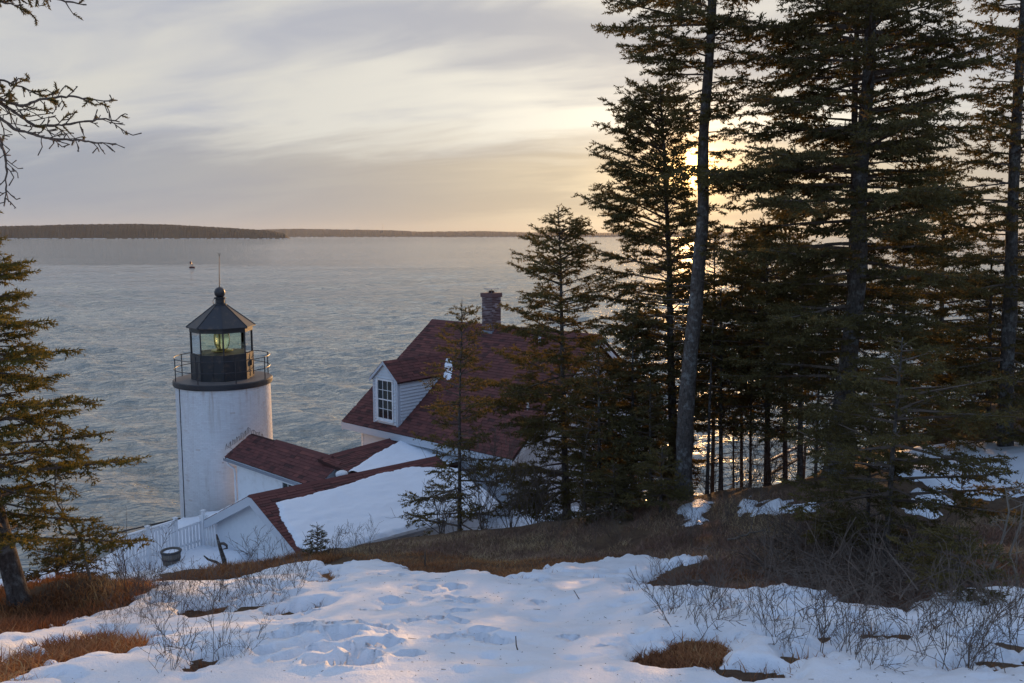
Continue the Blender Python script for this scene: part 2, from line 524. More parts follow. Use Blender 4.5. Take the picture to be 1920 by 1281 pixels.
# ------------------------------------------------------------------ terrain
ctrl_px = [  # px, py, distance
    (40, 1155, 10.5), (100, 1110, 22.5), (0, 1130, 20), (0, 1200, 8.3), (150, 1150, 10.6), (250, 1105, 12.6), (400, 1072, 14.8), (560, 1046, 17.2),
    (760, 1012, 18.0), (880, 995, 18.8), (1000, 985, 19), (1150, 962, 18.5), (1278, 928, 18), (1450, 915, 19), (1565, 893, 16.5), (1350, 920, 18.6),
    (1000, 1030, 16), (960, 1062, 14), (800, 1060, 14.3), (640, 1058, 15), (1280, 1050, 13.3), (1400, 980, 15.5), (1250, 1000, 15.5),
    (1600, 1060, 12), (1900, 1060, 11.5), (1850, 950, 15), (1800, 880, 22), (1700, 855, 26), (1900, 840, 27), (1600, 875, 22), (1780, 820, 30),
    (150, 1066, 25.2), (60, 1085, 23.5), (322, 1063, 25.5), (220, 1080, 25.2), (380, 1030, 27.8), (430, 1052, 25.5), (300, 1082, 24.8), (200, 1105, 23.6),
]
ctrl = [tuple(at(*c)) for c in ctrl_px]
for yy in (0.0, 3.5, 6.0, 8.5, 11.0):
    for xx in (-6, -2.5, 0, 2.5, 6):
        if abs(xx) <= 2.5 + yy * 0.55:
            ctrl.append((xx, yy, 19.4 - 0.285 * yy + (0.03 * xx if xx > 0 else 0)))
ctrl += [(x, y, z) for x, y, z in [
    (-5.8, 22.6, 11.2), (-3, 23.5, 11.3), (0, 24.5, 11.3), (-1, 21.6, 12.9), (2.5, 23.5, 12.2), (-8, 27, 10.8), (-7, 31, 10.6), (-2, 30, 10.8), (3, 28, 11), (-11.8, 34.4, 9.2), (-14, 31, 9.6),
    (6, 24, 11), (5, 31, 9), (0, 36, 8.5), (-7, 38, 8.5), (8, 27.5, 5.0), (7.5, 22.5, 13.0), (9.5, 26, 5.0), (-15, 38, 4.0), (-18, 30, 5.5), (-21, 24, 7.5), (-12, 28, 10.4),
    (13, 38, 6.0), (20, 40, 5), (28, 30, 11), (25, 20, 15), (25, 8, 18.5), (-22, 12, 14), (-20, 2, 18), (-35, 20, 6), (-35, 0, 14), (40, 0, 19.5), (45, 30, 14),
    (0, -12, 20.6), (-30, -20, 19), (30, -20, 21.5), (0, -60, 24), (-60, -60, 20), (70, -60, 25), (80, 0, 20), (-80, 0, 4), (80, 40, 8), (0, 60, -3), (-40, 50, -4), (40, 60, -3), (80, 70, -4), (-80, 45, -5),
    (9, 34, 0.0), (5, 42, 0.5), (-6, 45, 0.5), (13, 30, 4.5)]]
ctrl = np.array(ctrl)
_K = lambda r2: np.where(r2 > 1e-9, 0.5 * r2 * np.log(r2 + 1e-12), 0.0)
_n = len(ctrl)
_A = np.zeros((_n + 3, _n + 3))
_dx = ctrl[:, None, :2] - ctrl[None, :, :2]
_A[:_n, :_n] = _K((_dx ** 2).sum(-1)) + np.eye(_n) * 0.03
_A[:_n, _n] = _A[_n, :_n] = 1
_A[:_n, _n + 1:] = ctrl[:, :2]
_A[_n + 1:, :_n] = ctrl[:, :2].T
_w = np.linalg.solve(_A, np.concatenate([ctrl[:, 2], [0, 0, 0]]))
def ground_z(x, y):
    x, y = np.asarray(x, float), np.asarray(y, float)
    sh = np.broadcast(x, y).shape
    X, Y = np.broadcast_to(x, sh).ravel(), np.broadcast_to(y, sh).ravel()
    out = np.empty(X.size)
    for i in range(0, X.size, 20000):
        xs, ys = X[i:i + 20000], Y[i:i + 20000]
        r2 = (xs[:, None] - ctrl[None, :, 0]) ** 2 + (ys[:, None] - ctrl[None, :, 1]) ** 2
        out[i:i + 20000] = _K(r2) @ _w[:_n] + _w[_n] + _w[_n + 1] * xs + _w[_n + 2] * ys
    near = np.clip((np.hypot(X, Y) - 2) / 6, 0.15, 1)
    z = out + near * (0.22 * fbm(X, Y, 4, 0.45) + 0.05 * fbm(X + 40, Y, 3, 2.6))
    low = np.clip((9 - out) / 5, 0, 1)
    z = z + low * 1.6 * fbm(X, Y, 5, 0.28)
    z = np.minimum(z, 27)
    return np.maximum(z, -6).reshape(sh)
def gz(x, y):
    return float(ground_z(np.array([x]), np.array([y]))[0])
def hit(px, py, y0=2.0, y1=60.0):
    """where the line of sight of a photo pixel meets the ground"""
    d = ray(px, py)
    Y = np.arange(y0, y1, 0.04)
    P = np.array([0, 0, CAM_H])[None] + d[None] * (Y / d[1])[:, None]
    b_ = np.nonzero(P[:, 2] <= ground_z(P[:, 0], P[:, 1]))[0]
    return P[b_[0]] if len(b_) else P[-1]

def grid(xs, ys):
    X, Y = np.meshgrid(xs, ys, indexing='xy')
    nx, ny = len(xs), len(ys)
    i = np.arange(nx * ny).reshape(ny, nx)
    F = np.stack([i[:-1, :-1], i[:-1, 1:], i[1:, 1:], i[1:, :-1]], -1).reshape(-1, 4)
    return X, Y, F

def axis(segs):
    out = []
    for a, b_, st in segs:
        out += list(np.arange(a, b_, st))
    return np.array(out + [segs[-1][1]])

X, Y, F = grid(axis([(-90, -34, 4), (-34, -17, 0.5), (-17, 17, 0.16), (17, 34, 0.5), (34, 90, 4)]), axis([(-70, -8, 4), (-8, 1, 0.6), (1, 24, 0.14), (24, 46, 0.3), (46, 80, 4)]))
Z = ground_z(X, Y)
ground = np_mesh('ground', np.stack([X, Y, Z], -1).reshape(-1, 3), F, 'soil', smooth=True)
tag(ground, 'brown heath slope and rocky headland falling to the sea', kind='structure')

# ---- snow
def poly_world(pts, y0=2.0):
    return np.array([hit(px, py, y0)[:2] for px, py in pts])
def sdf(P, x, y):
    """signed distance to polygon, positive inside"""
    x, y = x.ravel(), y.ravel()
    d = np.full(x.size, 1e9); ins = np.zeros(x.size, bool)
    n = len(P)
    for i in range(n):
        a, b_ = P[i], P[(i + 1) % n]
        e = b_ - a
        wx, wy = x - a[0], y - a[1]
        tt = np.clip((wx * e[0] + wy * e[1]) / (e @ e + 1e-12), 0, 1)
        d = np.minimum(d, (wx - e[0] * tt) ** 2 + (wy - e[1] * tt) ** 2)
        cnd = ((a[1] > y) != (b_[1] > y)) & (x < e[0] * (y - a[1]) / (e[1] + 1e-12) + a[0])
        ins ^= cnd
    return np.where(ins, 1, -1) * np.sqrt(d)

snow_main = [(-420, 1330), (-300, 1262), (0, 1214), (110, 1182), (190, 1160), (255, 1132), (300, 1108), (345, 1100), (430, 1098), (500, 1078), (560, 1064), (620, 1068), (665, 1058), (705, 1060),
             (760, 1074), (830, 1087), (900, 1080), (930, 1094), (1000, 1082), (1060, 1064), (1180, 1052), (1300, 1050), (1310, 1057), (1235, 1076), (1195, 1098), (1205, 1116), (1300, 1118), (1400, 1121), (1470, 1108),
             (1560, 1130), (1640, 1152), (1700, 1166), (1760, 1150), (1790, 1126), (1930, 1118), (2250, 1130), (2500, 1400), (2200, 2400), (-400, 2400), (-500, 1500)]
Pm = poly_world(snow_main[:-5], 2.0)
Pm = np.vstack([Pm, [(9.5, 9.0), (9.0, 1.0), (4, -6), (-6, -6), (-8, 2)]])
holes = [[(-60, 1300), (-40, 1262), (100, 1218), (190, 1204), (282, 1206), (268, 1226), (200, 1246), (130, 1252), (60, 1276), (40, 1300)],
         [(1160, 1262), (1200, 1230), (1290, 1209), (1380, 1214), (1392, 1236), (1330, 1260), (1240, 1270)],
         [(490, 1146), (530, 1128), (560, 1126), (545, 1140), (510, 1152)], [(585, 1098), (600, 1080), (632, 1080), (640, 1092), (610, 1104)],
         [(608, 1118), (625, 1112), (642, 1120), (625, 1128)], [(330, 1150), (370, 1138), (420, 1146), (400, 1170), (350, 1172)],
         [(1235, 1148), (1262, 1136), (1290, 1150), (1262, 1162)], [(1560, 1182), (1600, 1170), (1650, 1182), (1610, 1198)], [(1330, 1150), (1375, 1140), (1395, 1156), (1350, 1164)], [(1420, 1190), (1460, 1180), (1490, 1192), (1450, 1200)]]
Ph = [poly_world(h_) for h_ in holes]
_mr = np.random.default_rng(31)
melt = []
for (ax, bx_, ay, by_, nn_) in ((1190, 1560, 1125, 1175, 16), (1540, 1900, 1165, 1225, 14), (1230, 1900, 1180, 1275, 12), (280, 620, 1095, 1160, 16), (300, 520, 1160, 1270, 5), (700, 1190, 1080, 1100, 7)):
    for i in range(nn_):
        w_ = hit(_mr.uniform(ax, bx_), _mr.uniform(ay, by_))
        melt.append((w_[0], w_[1], _mr.uniform(.03, .17), _mr.uniform(1.0, 2.4)))

foot = [(802, 1109, 1), (849, 1121, 1), (796, 1127, 1), (854, 1142, 1), (840, 1149, .8), (877, 1149, .9), (737, 1148, 1.05), (864, 1169, 1), (824, 1187, .95), (778, 1191, .9), (857, 1192, .9), (907, 1211, 1), (889, 1221, 1),
        (833, 1219, .9), (927, 1231, 1.1), (1070, 1222, .8), (753, 1262, 1.1), (1018, 1106, .7), (656, 1213, 1), (627, 1219, 1), (640, 1195, 1), (702, 1200, 1.1), (695, 1234, 1), (727, 1237, .9), (650, 1250, 1.3), (680, 1265, 1.2),
        (600, 1236, 1.1), (610, 1275, 1.2), (570, 1212, 1), (560, 1240, 1.2), (720, 1206, .8), (545, 1265, 1.1), (700, 1093, .6), (760, 1098, .6), (770, 1120, .5), (1005, 1150, .5), (1130, 1240, .5), (580, 1170, .7), (520, 1190, .8),
        (560, 1200, 1.0), (532, 1225, 1.1), (590, 1255, 1.1), (640, 1228, 1.0), (665, 1280, 1.1), (500, 1250, .9), (470, 1215, .7), (800, 1145, .5), (690, 1170, .7)]
foot_w = [(hit(px, py)[0], hit(px, py)[1], k) for px, py, k in foot]

def snow_mesh(name, xs, ys, sd_fn, thick, label, prints=False):
    X, Y, F = grid(xs, ys)
    G = ground_z(X, Y).ravel()
    x, y = X.ravel(), Y.ravel()
    sd = sd_fn(X, Y) + 0.40 * fbm(x, y, 4, 1.6) + (0.24 if prints else 0.42) * fbm(x, y, 3, 5.5) + 0.10 * fbm(x, y, 2, 15.0)
    k = np.clip(sd / 0.30 + 0.25, -1.0, 1.0)
    k = np.where(k > 0, 1 - (1 - k) ** 2, k)
    soft = np.clip(sd / 2.0, 0, 1)
    zz = G + thick * k + soft * (0.07 * fbm(x + 3, y * 1.3, 4, 0.9) + 0.040 * fbm(x * 1.0, y * 1.5, 4, 2.6) + 0.012 * fbm(x, y, 3, 9.0))
    if prints:
        rp = np.random.default_rng(8)
        for i in range(240):
            fx, fy = rp.uniform(-5, 6), rp.uniform(3, 14)
            sel = np.nonzero((np.abs(x - fx) < 0.3) & (np.abs(y - fy) < 0.3))[0]
            rr = np.hypot((x[sel] - fx) / rp.uniform(.04, .13), (y[sel] - fy) / rp.uniform(.04, .10))
            zz[sel] -= rp.uniform(.015, .06) * np.clip(1.2 - rr, 0, 1)
        for fx, fy, s in foot_w:
            a = random.uniform(-0.7, 0.7)
            ca, sa = math.cos(a), math.sin(a)
            sel = np.nonzero((np.abs(x - fx) < 0.6) & (np.abs(y - fy) < 0.6))[0]
            dx, dy = x[sel] - fx, y[sel] - fy
            u, v = (dx * ca + dy * sa) / (0.135 * s), (-dx * sa + dy * ca) / (0.095 * s)
            r = np.sqrt(u * u + v * v) + 0.25 * fbm(x[sel], y[sel], 2, 9.0)
            dep = 0.15 * s
            zz[sel] += -dep * np.clip((1.15 - r) / 0.30, 0, 1) + 0.028 * np.exp(-((r - 1.35) / 0.28) ** 2)
        cx, cy, _ = hit(640, 1245)
        tr_ = np.exp(-(((x - cx) / 0.75) ** 2 + ((y - cy) / 0.9) ** 2))
        zz += tr_ * 0.055 * fbm(x, y, 4, 2.8)
    if prints: zz = np.where(k > 0.9, np.maximum(zz, G + 0.012), zz)
    keep = (zz > G - 0.02).reshape(X.shape)
    fk = keep.ravel()[F].any(1)
    F = F[fk]
    used = np.unique(F)
    remap = np.full(x.size, -1); remap[used] = np.arange(len(used))
    o = np_mesh(name, np.stack([x, y, zz], -1)[used], remap[F], 'snow', smooth=True)
    tag(o, label, kind='structure')
    return o

def sd_main(X, Y):
    s_ = sdf(Pm, X, Y)
    for h_ in Ph:
        s_ = np.minimum(s_, -sdf(h_, X, Y))
    for mx_, my_, mr_, me_ in melt:
        s_ = np.minimum(s_, np.hypot((X.ravel() - mx_) / me_, Y.ravel() - my_) - mr_)
    return s_
snow_mesh('snow', axis([(-9, -6, 0.08), (-6, 5, 0.044), (5, 10, 0.06)]), axis([(-5, 2.5, 0.2), (2.5, 9.5, 0.042), (9.5, 18, 0.06)]), sd_main, 0.13, 'trodden snow field with boot prints in the foreground', True)
far_polys = [poly_world([(1288, 958), (1300, 948), (1335, 945), (1325, 985), (1305, 985)], 14), poly_world([(1372, 948), (1400, 938), (1460, 940), (1510, 955), (1512, 964), (1450, 967), (1380, 968)], 14),
             poly_world([(1640, 872), (1690, 852), (1760, 840), (1930, 838), (2050, 890), (1980, 925), (1860, 932), (1770, 915), (1700, 895)], 15), poly_world([(1700, 938), (1760, 925), (1790, 945), (1750, 970), (1705, 962)], 13)]
far_polys.append(np.array([(-13.4, 18.0), (-9.4, 17.6), (-7.2, 19.6), (-6.2, 22.0), (-5.0, 23), (-4, 30), (-9, 33), (-14, 30), (-17, 24), (-16, 19)]))
far_polys.append(np.array([(-7.6, 12.4), (-6.2, 13.2), (-6.6, 15.5), (-9, 17), (-11, 14.5), (-9.8, 12.6)]))
far_polys.append(np.array([(-1, 24), (3, 25.2), (6, 27), (3, 30), (-3, 30)]))
def sd_far(X, Y):
    return np.max([sdf(p, X, Y) for p in far_polys], 0)
snow_mesh('snow', axis([(-18, 22, 0.11)]), axis([(11.5, 34, 0.11)]), sd_far, 0.11, 'snow patches in the yard and under the trees')

# ------------------------------------------------------------------ sea, islands
def sea_patch(name, xs, ys, lam_min, x_in, x_out):
    X, Y, F = grid(xs, ys)
    x, y = X.ravel(), Y.ravel()
    z = np.zeros(x.size); dx = np.zeros(x.size); dy = np.zeros(x.size)
    r = np.random.default_rng(11)
    gust = 0.75 + 0.9 * np.clip(fbm(x, y, 3, 0.022) + 0.3, 0, 1)
    far = np.clip((640 - y) / 470, 0, 1) ** .8 * gust
    near = np.clip((330 - y) / 200, 0, 1)
    lat = np.clip((x_out - np.abs(x)) / (x_out - x_in), 0, 1) if x_in else 1.0
    for i in range(90):
        lam = 1.7 * (16 / 1.7) ** r.random()
        th = math.radians(-114) + r.normal(0, 0.62)
        kx, ky = 2 * PI / lam * math.cos(th), 2 * PI / lam * math.sin(th)
        a = 0.0060 * lam ** 0.92 * r.uniform(0.5, 1.2)
        p0 = r.uniform(0, 2 * PI)
        if lam < lam_min: continue
        ph = kx * x + ky * y + p0
        a = a * far * lat * (near if lam < 7 else 1.0)
        z += a * np.cos(ph); dx -= a * 0.9 * math.cos(th) * np.sin(ph); dy -= a * 0.9 * math.sin(th) * np.sin(ph)
    return np_mesh(name, np.stack([x + dx, y + dy, z], -1), F, 'sea', smooth=True)
tag(sea_patch('sea', axis([(-198, 198, 0.74)]), axis([(38, 150, 0.64), (150, 330, 1.15)]), 0, None, None), 'choppy grey sea near the headland', kind='structure')
tag(sea_patch('sea', axis([(-420, 420, 2.3)]), axis([(330, 640, 2.4)]), 7, 360, 420), 'ruffled grey sea beyond the near water', kind='structure')
# the open water around those sheets, butted to their edges
V = [(-30000, 640, 0), (30000, 640, 0), (30000, 32000, 0), (-30000, 32000, 0), (-30000, 330, 0), (-420, 330, 0), (-420, 640, 0), (420, 330, 0), (30000, 330, 0), (420, 640, 0),
     (-30000, -3000, 0), (-198, -3000, 0), (-198, 330, 0), (198, -3000, 0), (30000, -3000, 0), (198, 330, 0), (-198, 38, 0), (198, 38, 0)]
tag(np_mesh('sea', V, [(0, 1, 2, 3), (4, 5, 6, 0), (7, 8, 1, 9), (10, 11, 12, 4), (13, 14, 8, 15), (11, 13, 17, 16)], 'sea'), 'open grey sea out to the horizon', kind='structure')

def island(name, x0, x1, y0, depth, prof, label, n=900, tree=17.0):
    """low wooded land: jagged tree-top line over a ridge, with a snowy shore strip"""
    r = np.random.default_rng(int(abs(x0)) % 97)
    xs = np.linspace(x0, x1, n)
    hs = np.interp(xs, [p[0] for p in prof], [p[1] for p in prof])
    rows, zz = [], []
    ny = 9
    for j in range(ny):
        tj = j / (ny - 1)
        yy = y0 + depth * tj + 60 * fbm(xs * 0.004, xs * 0 + j, 3)
        up = math.sin(min(tj * 1.6, 1) * PI / 2)
        rows.append(np.stack([xs * yy / y0, yy, hs * up + (tree * (0.35 + 0.65 * r.random(n)) * np.clip(hs / 20, 0, 1) if 0 < j < ny - 1 else -2)], -1))
    i = np.arange(n * ny).reshape(ny, n)
    F = np.stack([i[:-1, :-1], i[:-1, 1:], i[1:, 1:], i[1:, :-1]], -1).reshape(-1, 4)
    o = np_mesh(name, np.concatenate(rows), F, 'far_wood')
    tag(o, label, kind='structure')
    mb = MB()
    for a in range(0, n - 3, 3):
        if hs[a] > 2 and r.random() < 0.6:
            y_ = y0 - 6 + 60 * fbm(xs[a:a + 1] * 0.004, xs[a:a + 1] * 0, 3)[0]
            w_ = xs[a + 3] - xs[a]
            hh = r.uniform(1.5, 4.0)
            mb.box((xs[a], y_, -1), (w_ * r.uniform(0.5, 1), 0, 0), (0, 14, 0), (0, 0, 1 + hh))
    sh = mb.build('snowy_shore', 'shore_snow')
    tag(sh, 'pale snow and surf line along the foot of ' + label, kind='structure')
D1 = 6000.0
k1 = D1 / FOC
island('island', (-400 - 960) * k1, (546 - 960) * k1, D1, 900,
       [((-400 - 960) * k1, 70), ((0 - 960) * k1, 78), ((130 - 960) * k1, 92), ((260 - 960) * k1, 98), ((330 - 960) * k1, 92), ((430 - 960) * k1, 68), ((500 - 960) * k1, 50), ((530 - 960) * k1, 32), ((546 - 960) * k1, 2)], 'dark wooded island on the left horizon')
D2 = 13000.0
k2 = D2 / FOC
island('hills', (440 - 960) * k2, (1500 - 960) * k2, D2, 2500,
       [((440 - 960) * k2, 70), ((500 - 960) * k2, 112), ((560 - 960) * k2, 122), ((640 - 960) * k2, 112), ((740 - 960) * k2, 96), ((790 - 960) * k2, 72), ((900 - 960) * k2, 84), ((1000 - 960) * k2, 60), ((1110 - 960) * k2, 52), ((1300 - 960) * k2, 66), ((1500 - 960) * k2, 50)], 'far low hills on the horizon behind the island', 800, 20)
mst = MB()
bx, by = (705 - 960) * k2, D2 + 800
for a in range(3):
    mst.bar((bx + 5 * math.cos(a * 2.1), by + 5 * math.sin(a * 2.1), 90), (bx, by, 215), 1.6)
mst.box((bx - 4, by - 4, 150), (8, 0, 0), (0, 8, 0), (0, 0, 6))
tag(mst.build('radio_mast', 'grey_metal'), 'thin radio mast on the far hills', 'mast')

# buoy
bp = at(360, 501, 560.0); bp[2] = 0
bu = thing('buoy', 'dark red navigation buoy leaning on the open water', 'buoy', tuple(bp))
mb = MB(); mb.lathe([(0.3, -0.4), (1.7, -0.3), (1.9, 0.5), (1.6, 0.9), (0.5, 1.0)], (0, 0, 0), 16)
o = mb.build('float', 'buoy_paint'); o.data['local'] = 1; o.parent = bu
mb = MB()
for a in range(4):
    mb.bar((1.0 * math.cos(a * PI / 2), 1.0 * math.sin(a * PI / 2), 0.9), (-0.55 + .35 * math.cos(a * PI / 2), .35 * math.sin(a * PI / 2), 4.0), 0.14)
mb.box((-1.05, -0.5, 2.6), (1.0, 0, 0), (0, 1.0, 0), (-0.2, 0, 1.5))
o = mb.build('cage', 'buoy_paint'); o.data['local'] = 1; o.parent = bu
mb = MB(); mb.lathe([(0.25, 0), (0.28, 0.6), (0.1, 0.9)], (-0.6, 0, 4.0), 10)
o = mb.build('lantern', 'grey_metal'); o.data['local'] = 1; o.parent = bu
# ------------------------------------------------------------------ building helpers
A3 = lambda *a: np.array(a, float)
def plane_hit(px, py, P, N):
    d = ray(px, py)
    o = A3(0, 0, CAM_H)
    return o + d * (np.dot(np.asarray(P) - o, N) / np.dot(d, N))

def shingle_roof(name, o, u, v, lu, lv, parent, keep=None, seed=0, expo=0.14, tabw=0.30):
    """courses of shingle tabs on the plane o + u*a + v*b (u along the eave, v up the slope)"""
    r = np.random.default_rng(seed)
    o, u, v = map(np.asarray, (o, u, v))
    nrm = np.cross(u, v); nrm = nrm / np.linalg.norm(nrm)
    if nrm[2] < 0: nrm = -nrm
    V, F, T = [], [], []
    nv = int(lv / expo)
    for j in range(nv):
        b0, b1 = j * expo, min((j + 1) * expo + 0.03, lv)
        a = -r.random() * tabw
        while a < lu:
            a0, a1 = max(a, 0) + 0.004, min(a + tabw * r.uniform(0.92, 1.08), lu)
            a += tabw
            if a1 - a0 < 0.03 or (keep and not keep((a0 + a1) / 2, (b0 + b1) / 2)): continue
            th = 0.016 + r.uniform(-0.003, 0.005)
            sl = r.uniform(-0.006, 0.006)
            P = [o + u * a0 + v * (b0 + sl), o + u * a1 + v * (b0 + sl), o + u * a1 + v * b1, o + u * a0 + v * b1]
            k = len(V)
            V += [p - nrm * 0.004 for p in P[:2]] + [P[0] + nrm * th, P[1] + nrm * th, P[2] + nrm * 0.003, P[3] + nrm * 0.003]
            F += [(k, k + 1, k + 3, k + 2), (k + 2, k + 3, k + 4, k + 5), (k, k + 2, k + 5, k + 5), (k + 1, k + 4, k + 4, k + 3)]
            T += [np.clip(r.normal(0.45, 0.24), 0, 1)] * 6
    F = [f if f[2] != f[3] else f for f in F]
    mb = MB(); mb.v = [tuple(p) for p in V]; mb.f = [f if len(set(f)) == 4 else tuple(dict.fromkeys(f)) for f in F]; mb.t = T
    ob = mb.build(name, 'shingle', parent)
    ob['kind'] = 'stuff'
    return ob

def clapboards(o, u, poly, nrm, parent, expo=0.125, mat='board_paint', name='clapboard'):
    """horizontal boards over a convex wall polygon [(a, z)] in the frame o + u*a + z"""
    o, u, nrm = map(np.asarray, (o, u, nrm))
    zs = [p[1] for p in poly]
    z = min(zs)
    def span(zq):
        xs = []
        for i in range(len(poly)):
            (a0, z0), (a1, z1) = poly[i], poly[(i + 1) % len(poly)]
            if (z0 - zq) * (z1 - zq) <= 0 and abs(z1 - z0) > 1e-9:
                xs.append(a0 + (a1 - a0) * (zq - z0) / (z1 - z0))
        return (min(xs), max(xs)) if len(xs) > 1 else None
    while z < max(zs) - 0.03:
        z1 = min(z + expo, max(zs) - 1e-3)
        s0, s1 = span(z + 1e-4), span(z1 - 1e-4)
        if s0 and s1:
            w = lambda a, zz, t_: o + u * a + A3(0, 0, zz) + nrm * t_
            mb = MB()
            P = [w(s0[0], z + .012, 0), w(s0[1], z + .012, 0), w(s1[1], z1, 0), w(s1[0], z1, 0), w(s0[0], z + .014, .050), w(s0[1], z + .014, .050), w(s1[1], z1, .008), w(s1[0], z1, .008)]
            mb.add(P, [(0, 3, 2, 1), (4, 5, 6, 7), (0, 1, 5, 4), (1, 2, 6, 5), (2, 3, 7, 6), (3, 0, 4, 7)])
            mb.build(name, mat, parent)
        z += expo

def window(o, u, nrm, w, h, parent, cols=3, rows=4, name='window'):
    """sash window: frame on the wall, glass set back, each pane on its own"""
    o, u, nrm = map(np.asarray, (o, u, nrm))
    up = A3(0, 0, 1)
    fr = MB()
    t_ = 0.07
    for (a, z, ww, hh) in ((-t_, -t_, w + 2 * t_, t_), (-t_, h, w + 2 * t_, t_), (-t_, 0, t_, h), (w, 0, t_, h)):
        fr.box(o + u * a + up * z, u * ww, nrm * 0.05, up * hh)
    fr.box(o - u * (t_ + .03) - up * (t_ + .045), u * (w + 2 * t_ + .06), nrm * 0.10, up * 0.04)
    f = fr.build(name, 'white_paint', parent)
    bars = MB()
    b_ = 0.022
    for i in range(1, cols):
        bars.box(o + u * (w * i / cols - b_ / 2), u * b_, nrm * 0.028, up * h)
    for j in range(1, rows):
        bb = b_ * (2.0 if j * 2 == rows else 1.0)
        bars.box(o + up * (h * j / rows - bb / 2), u * w, nrm * (0.032 if j * 2 == rows else 0.025), up * bb)
    bars.build('glazing_bar', 'white_paint', f)
    for i in range(cols):
        for j in range(rows):
            p = MB()
            g_ = 0.004
            p.box(o + u * (w * i / cols + g_) + up * (h * j / rows + g_) + nrm * 0.002, u * (w / cols - 2 * g_), nrm * 0.008, up * (h / rows - 2 * g_))
            p.build('pane', 'window_glass', f)
    return f

def snow_slab(name, o, u, v, fn, a0, a1, b0, b1, thick, label, step=0.06, parent=None):
    """snow lying on a roof plane; fn(a,b) is the distance inside its ragged edge"""
    X, Y, F = grid(np.arange(a0, a1 + step, step), np.arange(b0, b1 + step, step))
    a, b_ = X.ravel(), Y.ravel()
    sd = fn(a, b_) + 0.10 * fbm(a, b_, 4, 2.2) + 0.05 * fbm(a, b_, 3, 8.0)
    k = np.clip(sd / 0.14 + 0.25, -1, 1)
    k = np.where(k > 0, 1 - (1 - k) ** 2, k)
    hgt = 0.012 + thick * k * (1 + 0.4 * fbm(a, b_, 3, 0.7)) + np.where(k > .3, 0.035 * fbm(a, b_ * 2.4, 4, 1.6) + 0.012 * fbm(a * .7, b_ * 3.0, 3, 5.0), 0)
    o, u, v = map(np.asarray, (o, u, v))
    nrm = np.cross(u, v); nrm /= np.linalg.norm(nrm)
    if nrm[2] < 0: nrm = -nrm
    P = o + u * a[:, None] + v * b_[:, None] + nrm * hgt[:, None]
    fk = (hgt > -0.02)[F].any(1)
    F = F[fk]
    used = np.unique(F)
    rm = np.full(len(a), -1); rm[used] = np.arange(len(used))
    ob = np_mesh(name, P[used], rm[F], 'roof_snow', parent, smooth=True)
    if parent is None: tag(ob, label, 'snow')
    ob['kind'] = 'stuff'
    return ob

UP = A3(0, 0, 1)
# ------------------------------------------------------------------ lighthouse
TX, TY = -11.79, 34.4
lh = thing('lighthouse', 'round white painted brick lighthouse with a black lantern room and gallery', 'lighthouse', (TX, TY, 8.6))
T0 = A3(TX, TY, 0)
mb = MB(); mb.lathe([(1.985, 8.4), (1.945, 15.04)], T0, 96); mb.build('tower_wall', 'mortar_paint', lh, True)
V, F, T = [], [], []
r_ = np.random.default_rng(5)
zc = 8.6
row = 0
while zc < 15.0:
    nb = 58
    for i in range(nb):
        a0 = 2 * PI * (i + 0.5 * (row % 2)) / nb + 0.0025
        a1 = a0 + 2 * PI / nb - 0.005
        am = (a0 + a1) / 2
        rr = 1.988 - 0.04 * (zc - 8.4) / 6.6 + 0.006 + r_.uniform(-0.0025, 0.003)
        z0, z1 = zc + 0.008, min(zc + 0.072, 15.035)
        k = len(V)
        for aa in (a0, am, a1):
            for zz, ri in ((z0, rr - 0.02), (z0, rr), (z1, rr), (z1, rr - 0.02)):
                V.append((TX + ri * math.sin(aa), TY - ri * math.cos(aa), zz))
        for s_ in (0, 4):
            for j in range(3):
                F.append((k + s_ + j, k + s_ + 4 + j, k + s_ + 5 + j, k + s_ + 1 + j))
        F += [(k, k + 1, k + 2, k + 3), (k + 8, k + 11, k + 10, k + 9)]
        T += [np.clip(r_.normal(0.55, 0.22), 0.02, 1)] * 12
    zc += 0.072
    row += 1
ob = np_mesh('brickwork', V, F, 'painted_brick', lh, T); ob['kind'] = 'stuff'
mb = MB(); mb.lathe([(1.95, 15.03), (2.03, 15.03), (2.05, 15.06), (2.05, 15.22), (2.03, 15.24), (1.2, 15.245)], T0, 96); mb.build('gallery_rim', 'black_metal', lh)
mb = MB(); mb.lathe([(2.0, 15.243), (2.0, 15.258), (1.1, 15.262)], T0, 96); mb.build('gallery_deck', 'deck_metal', lh)
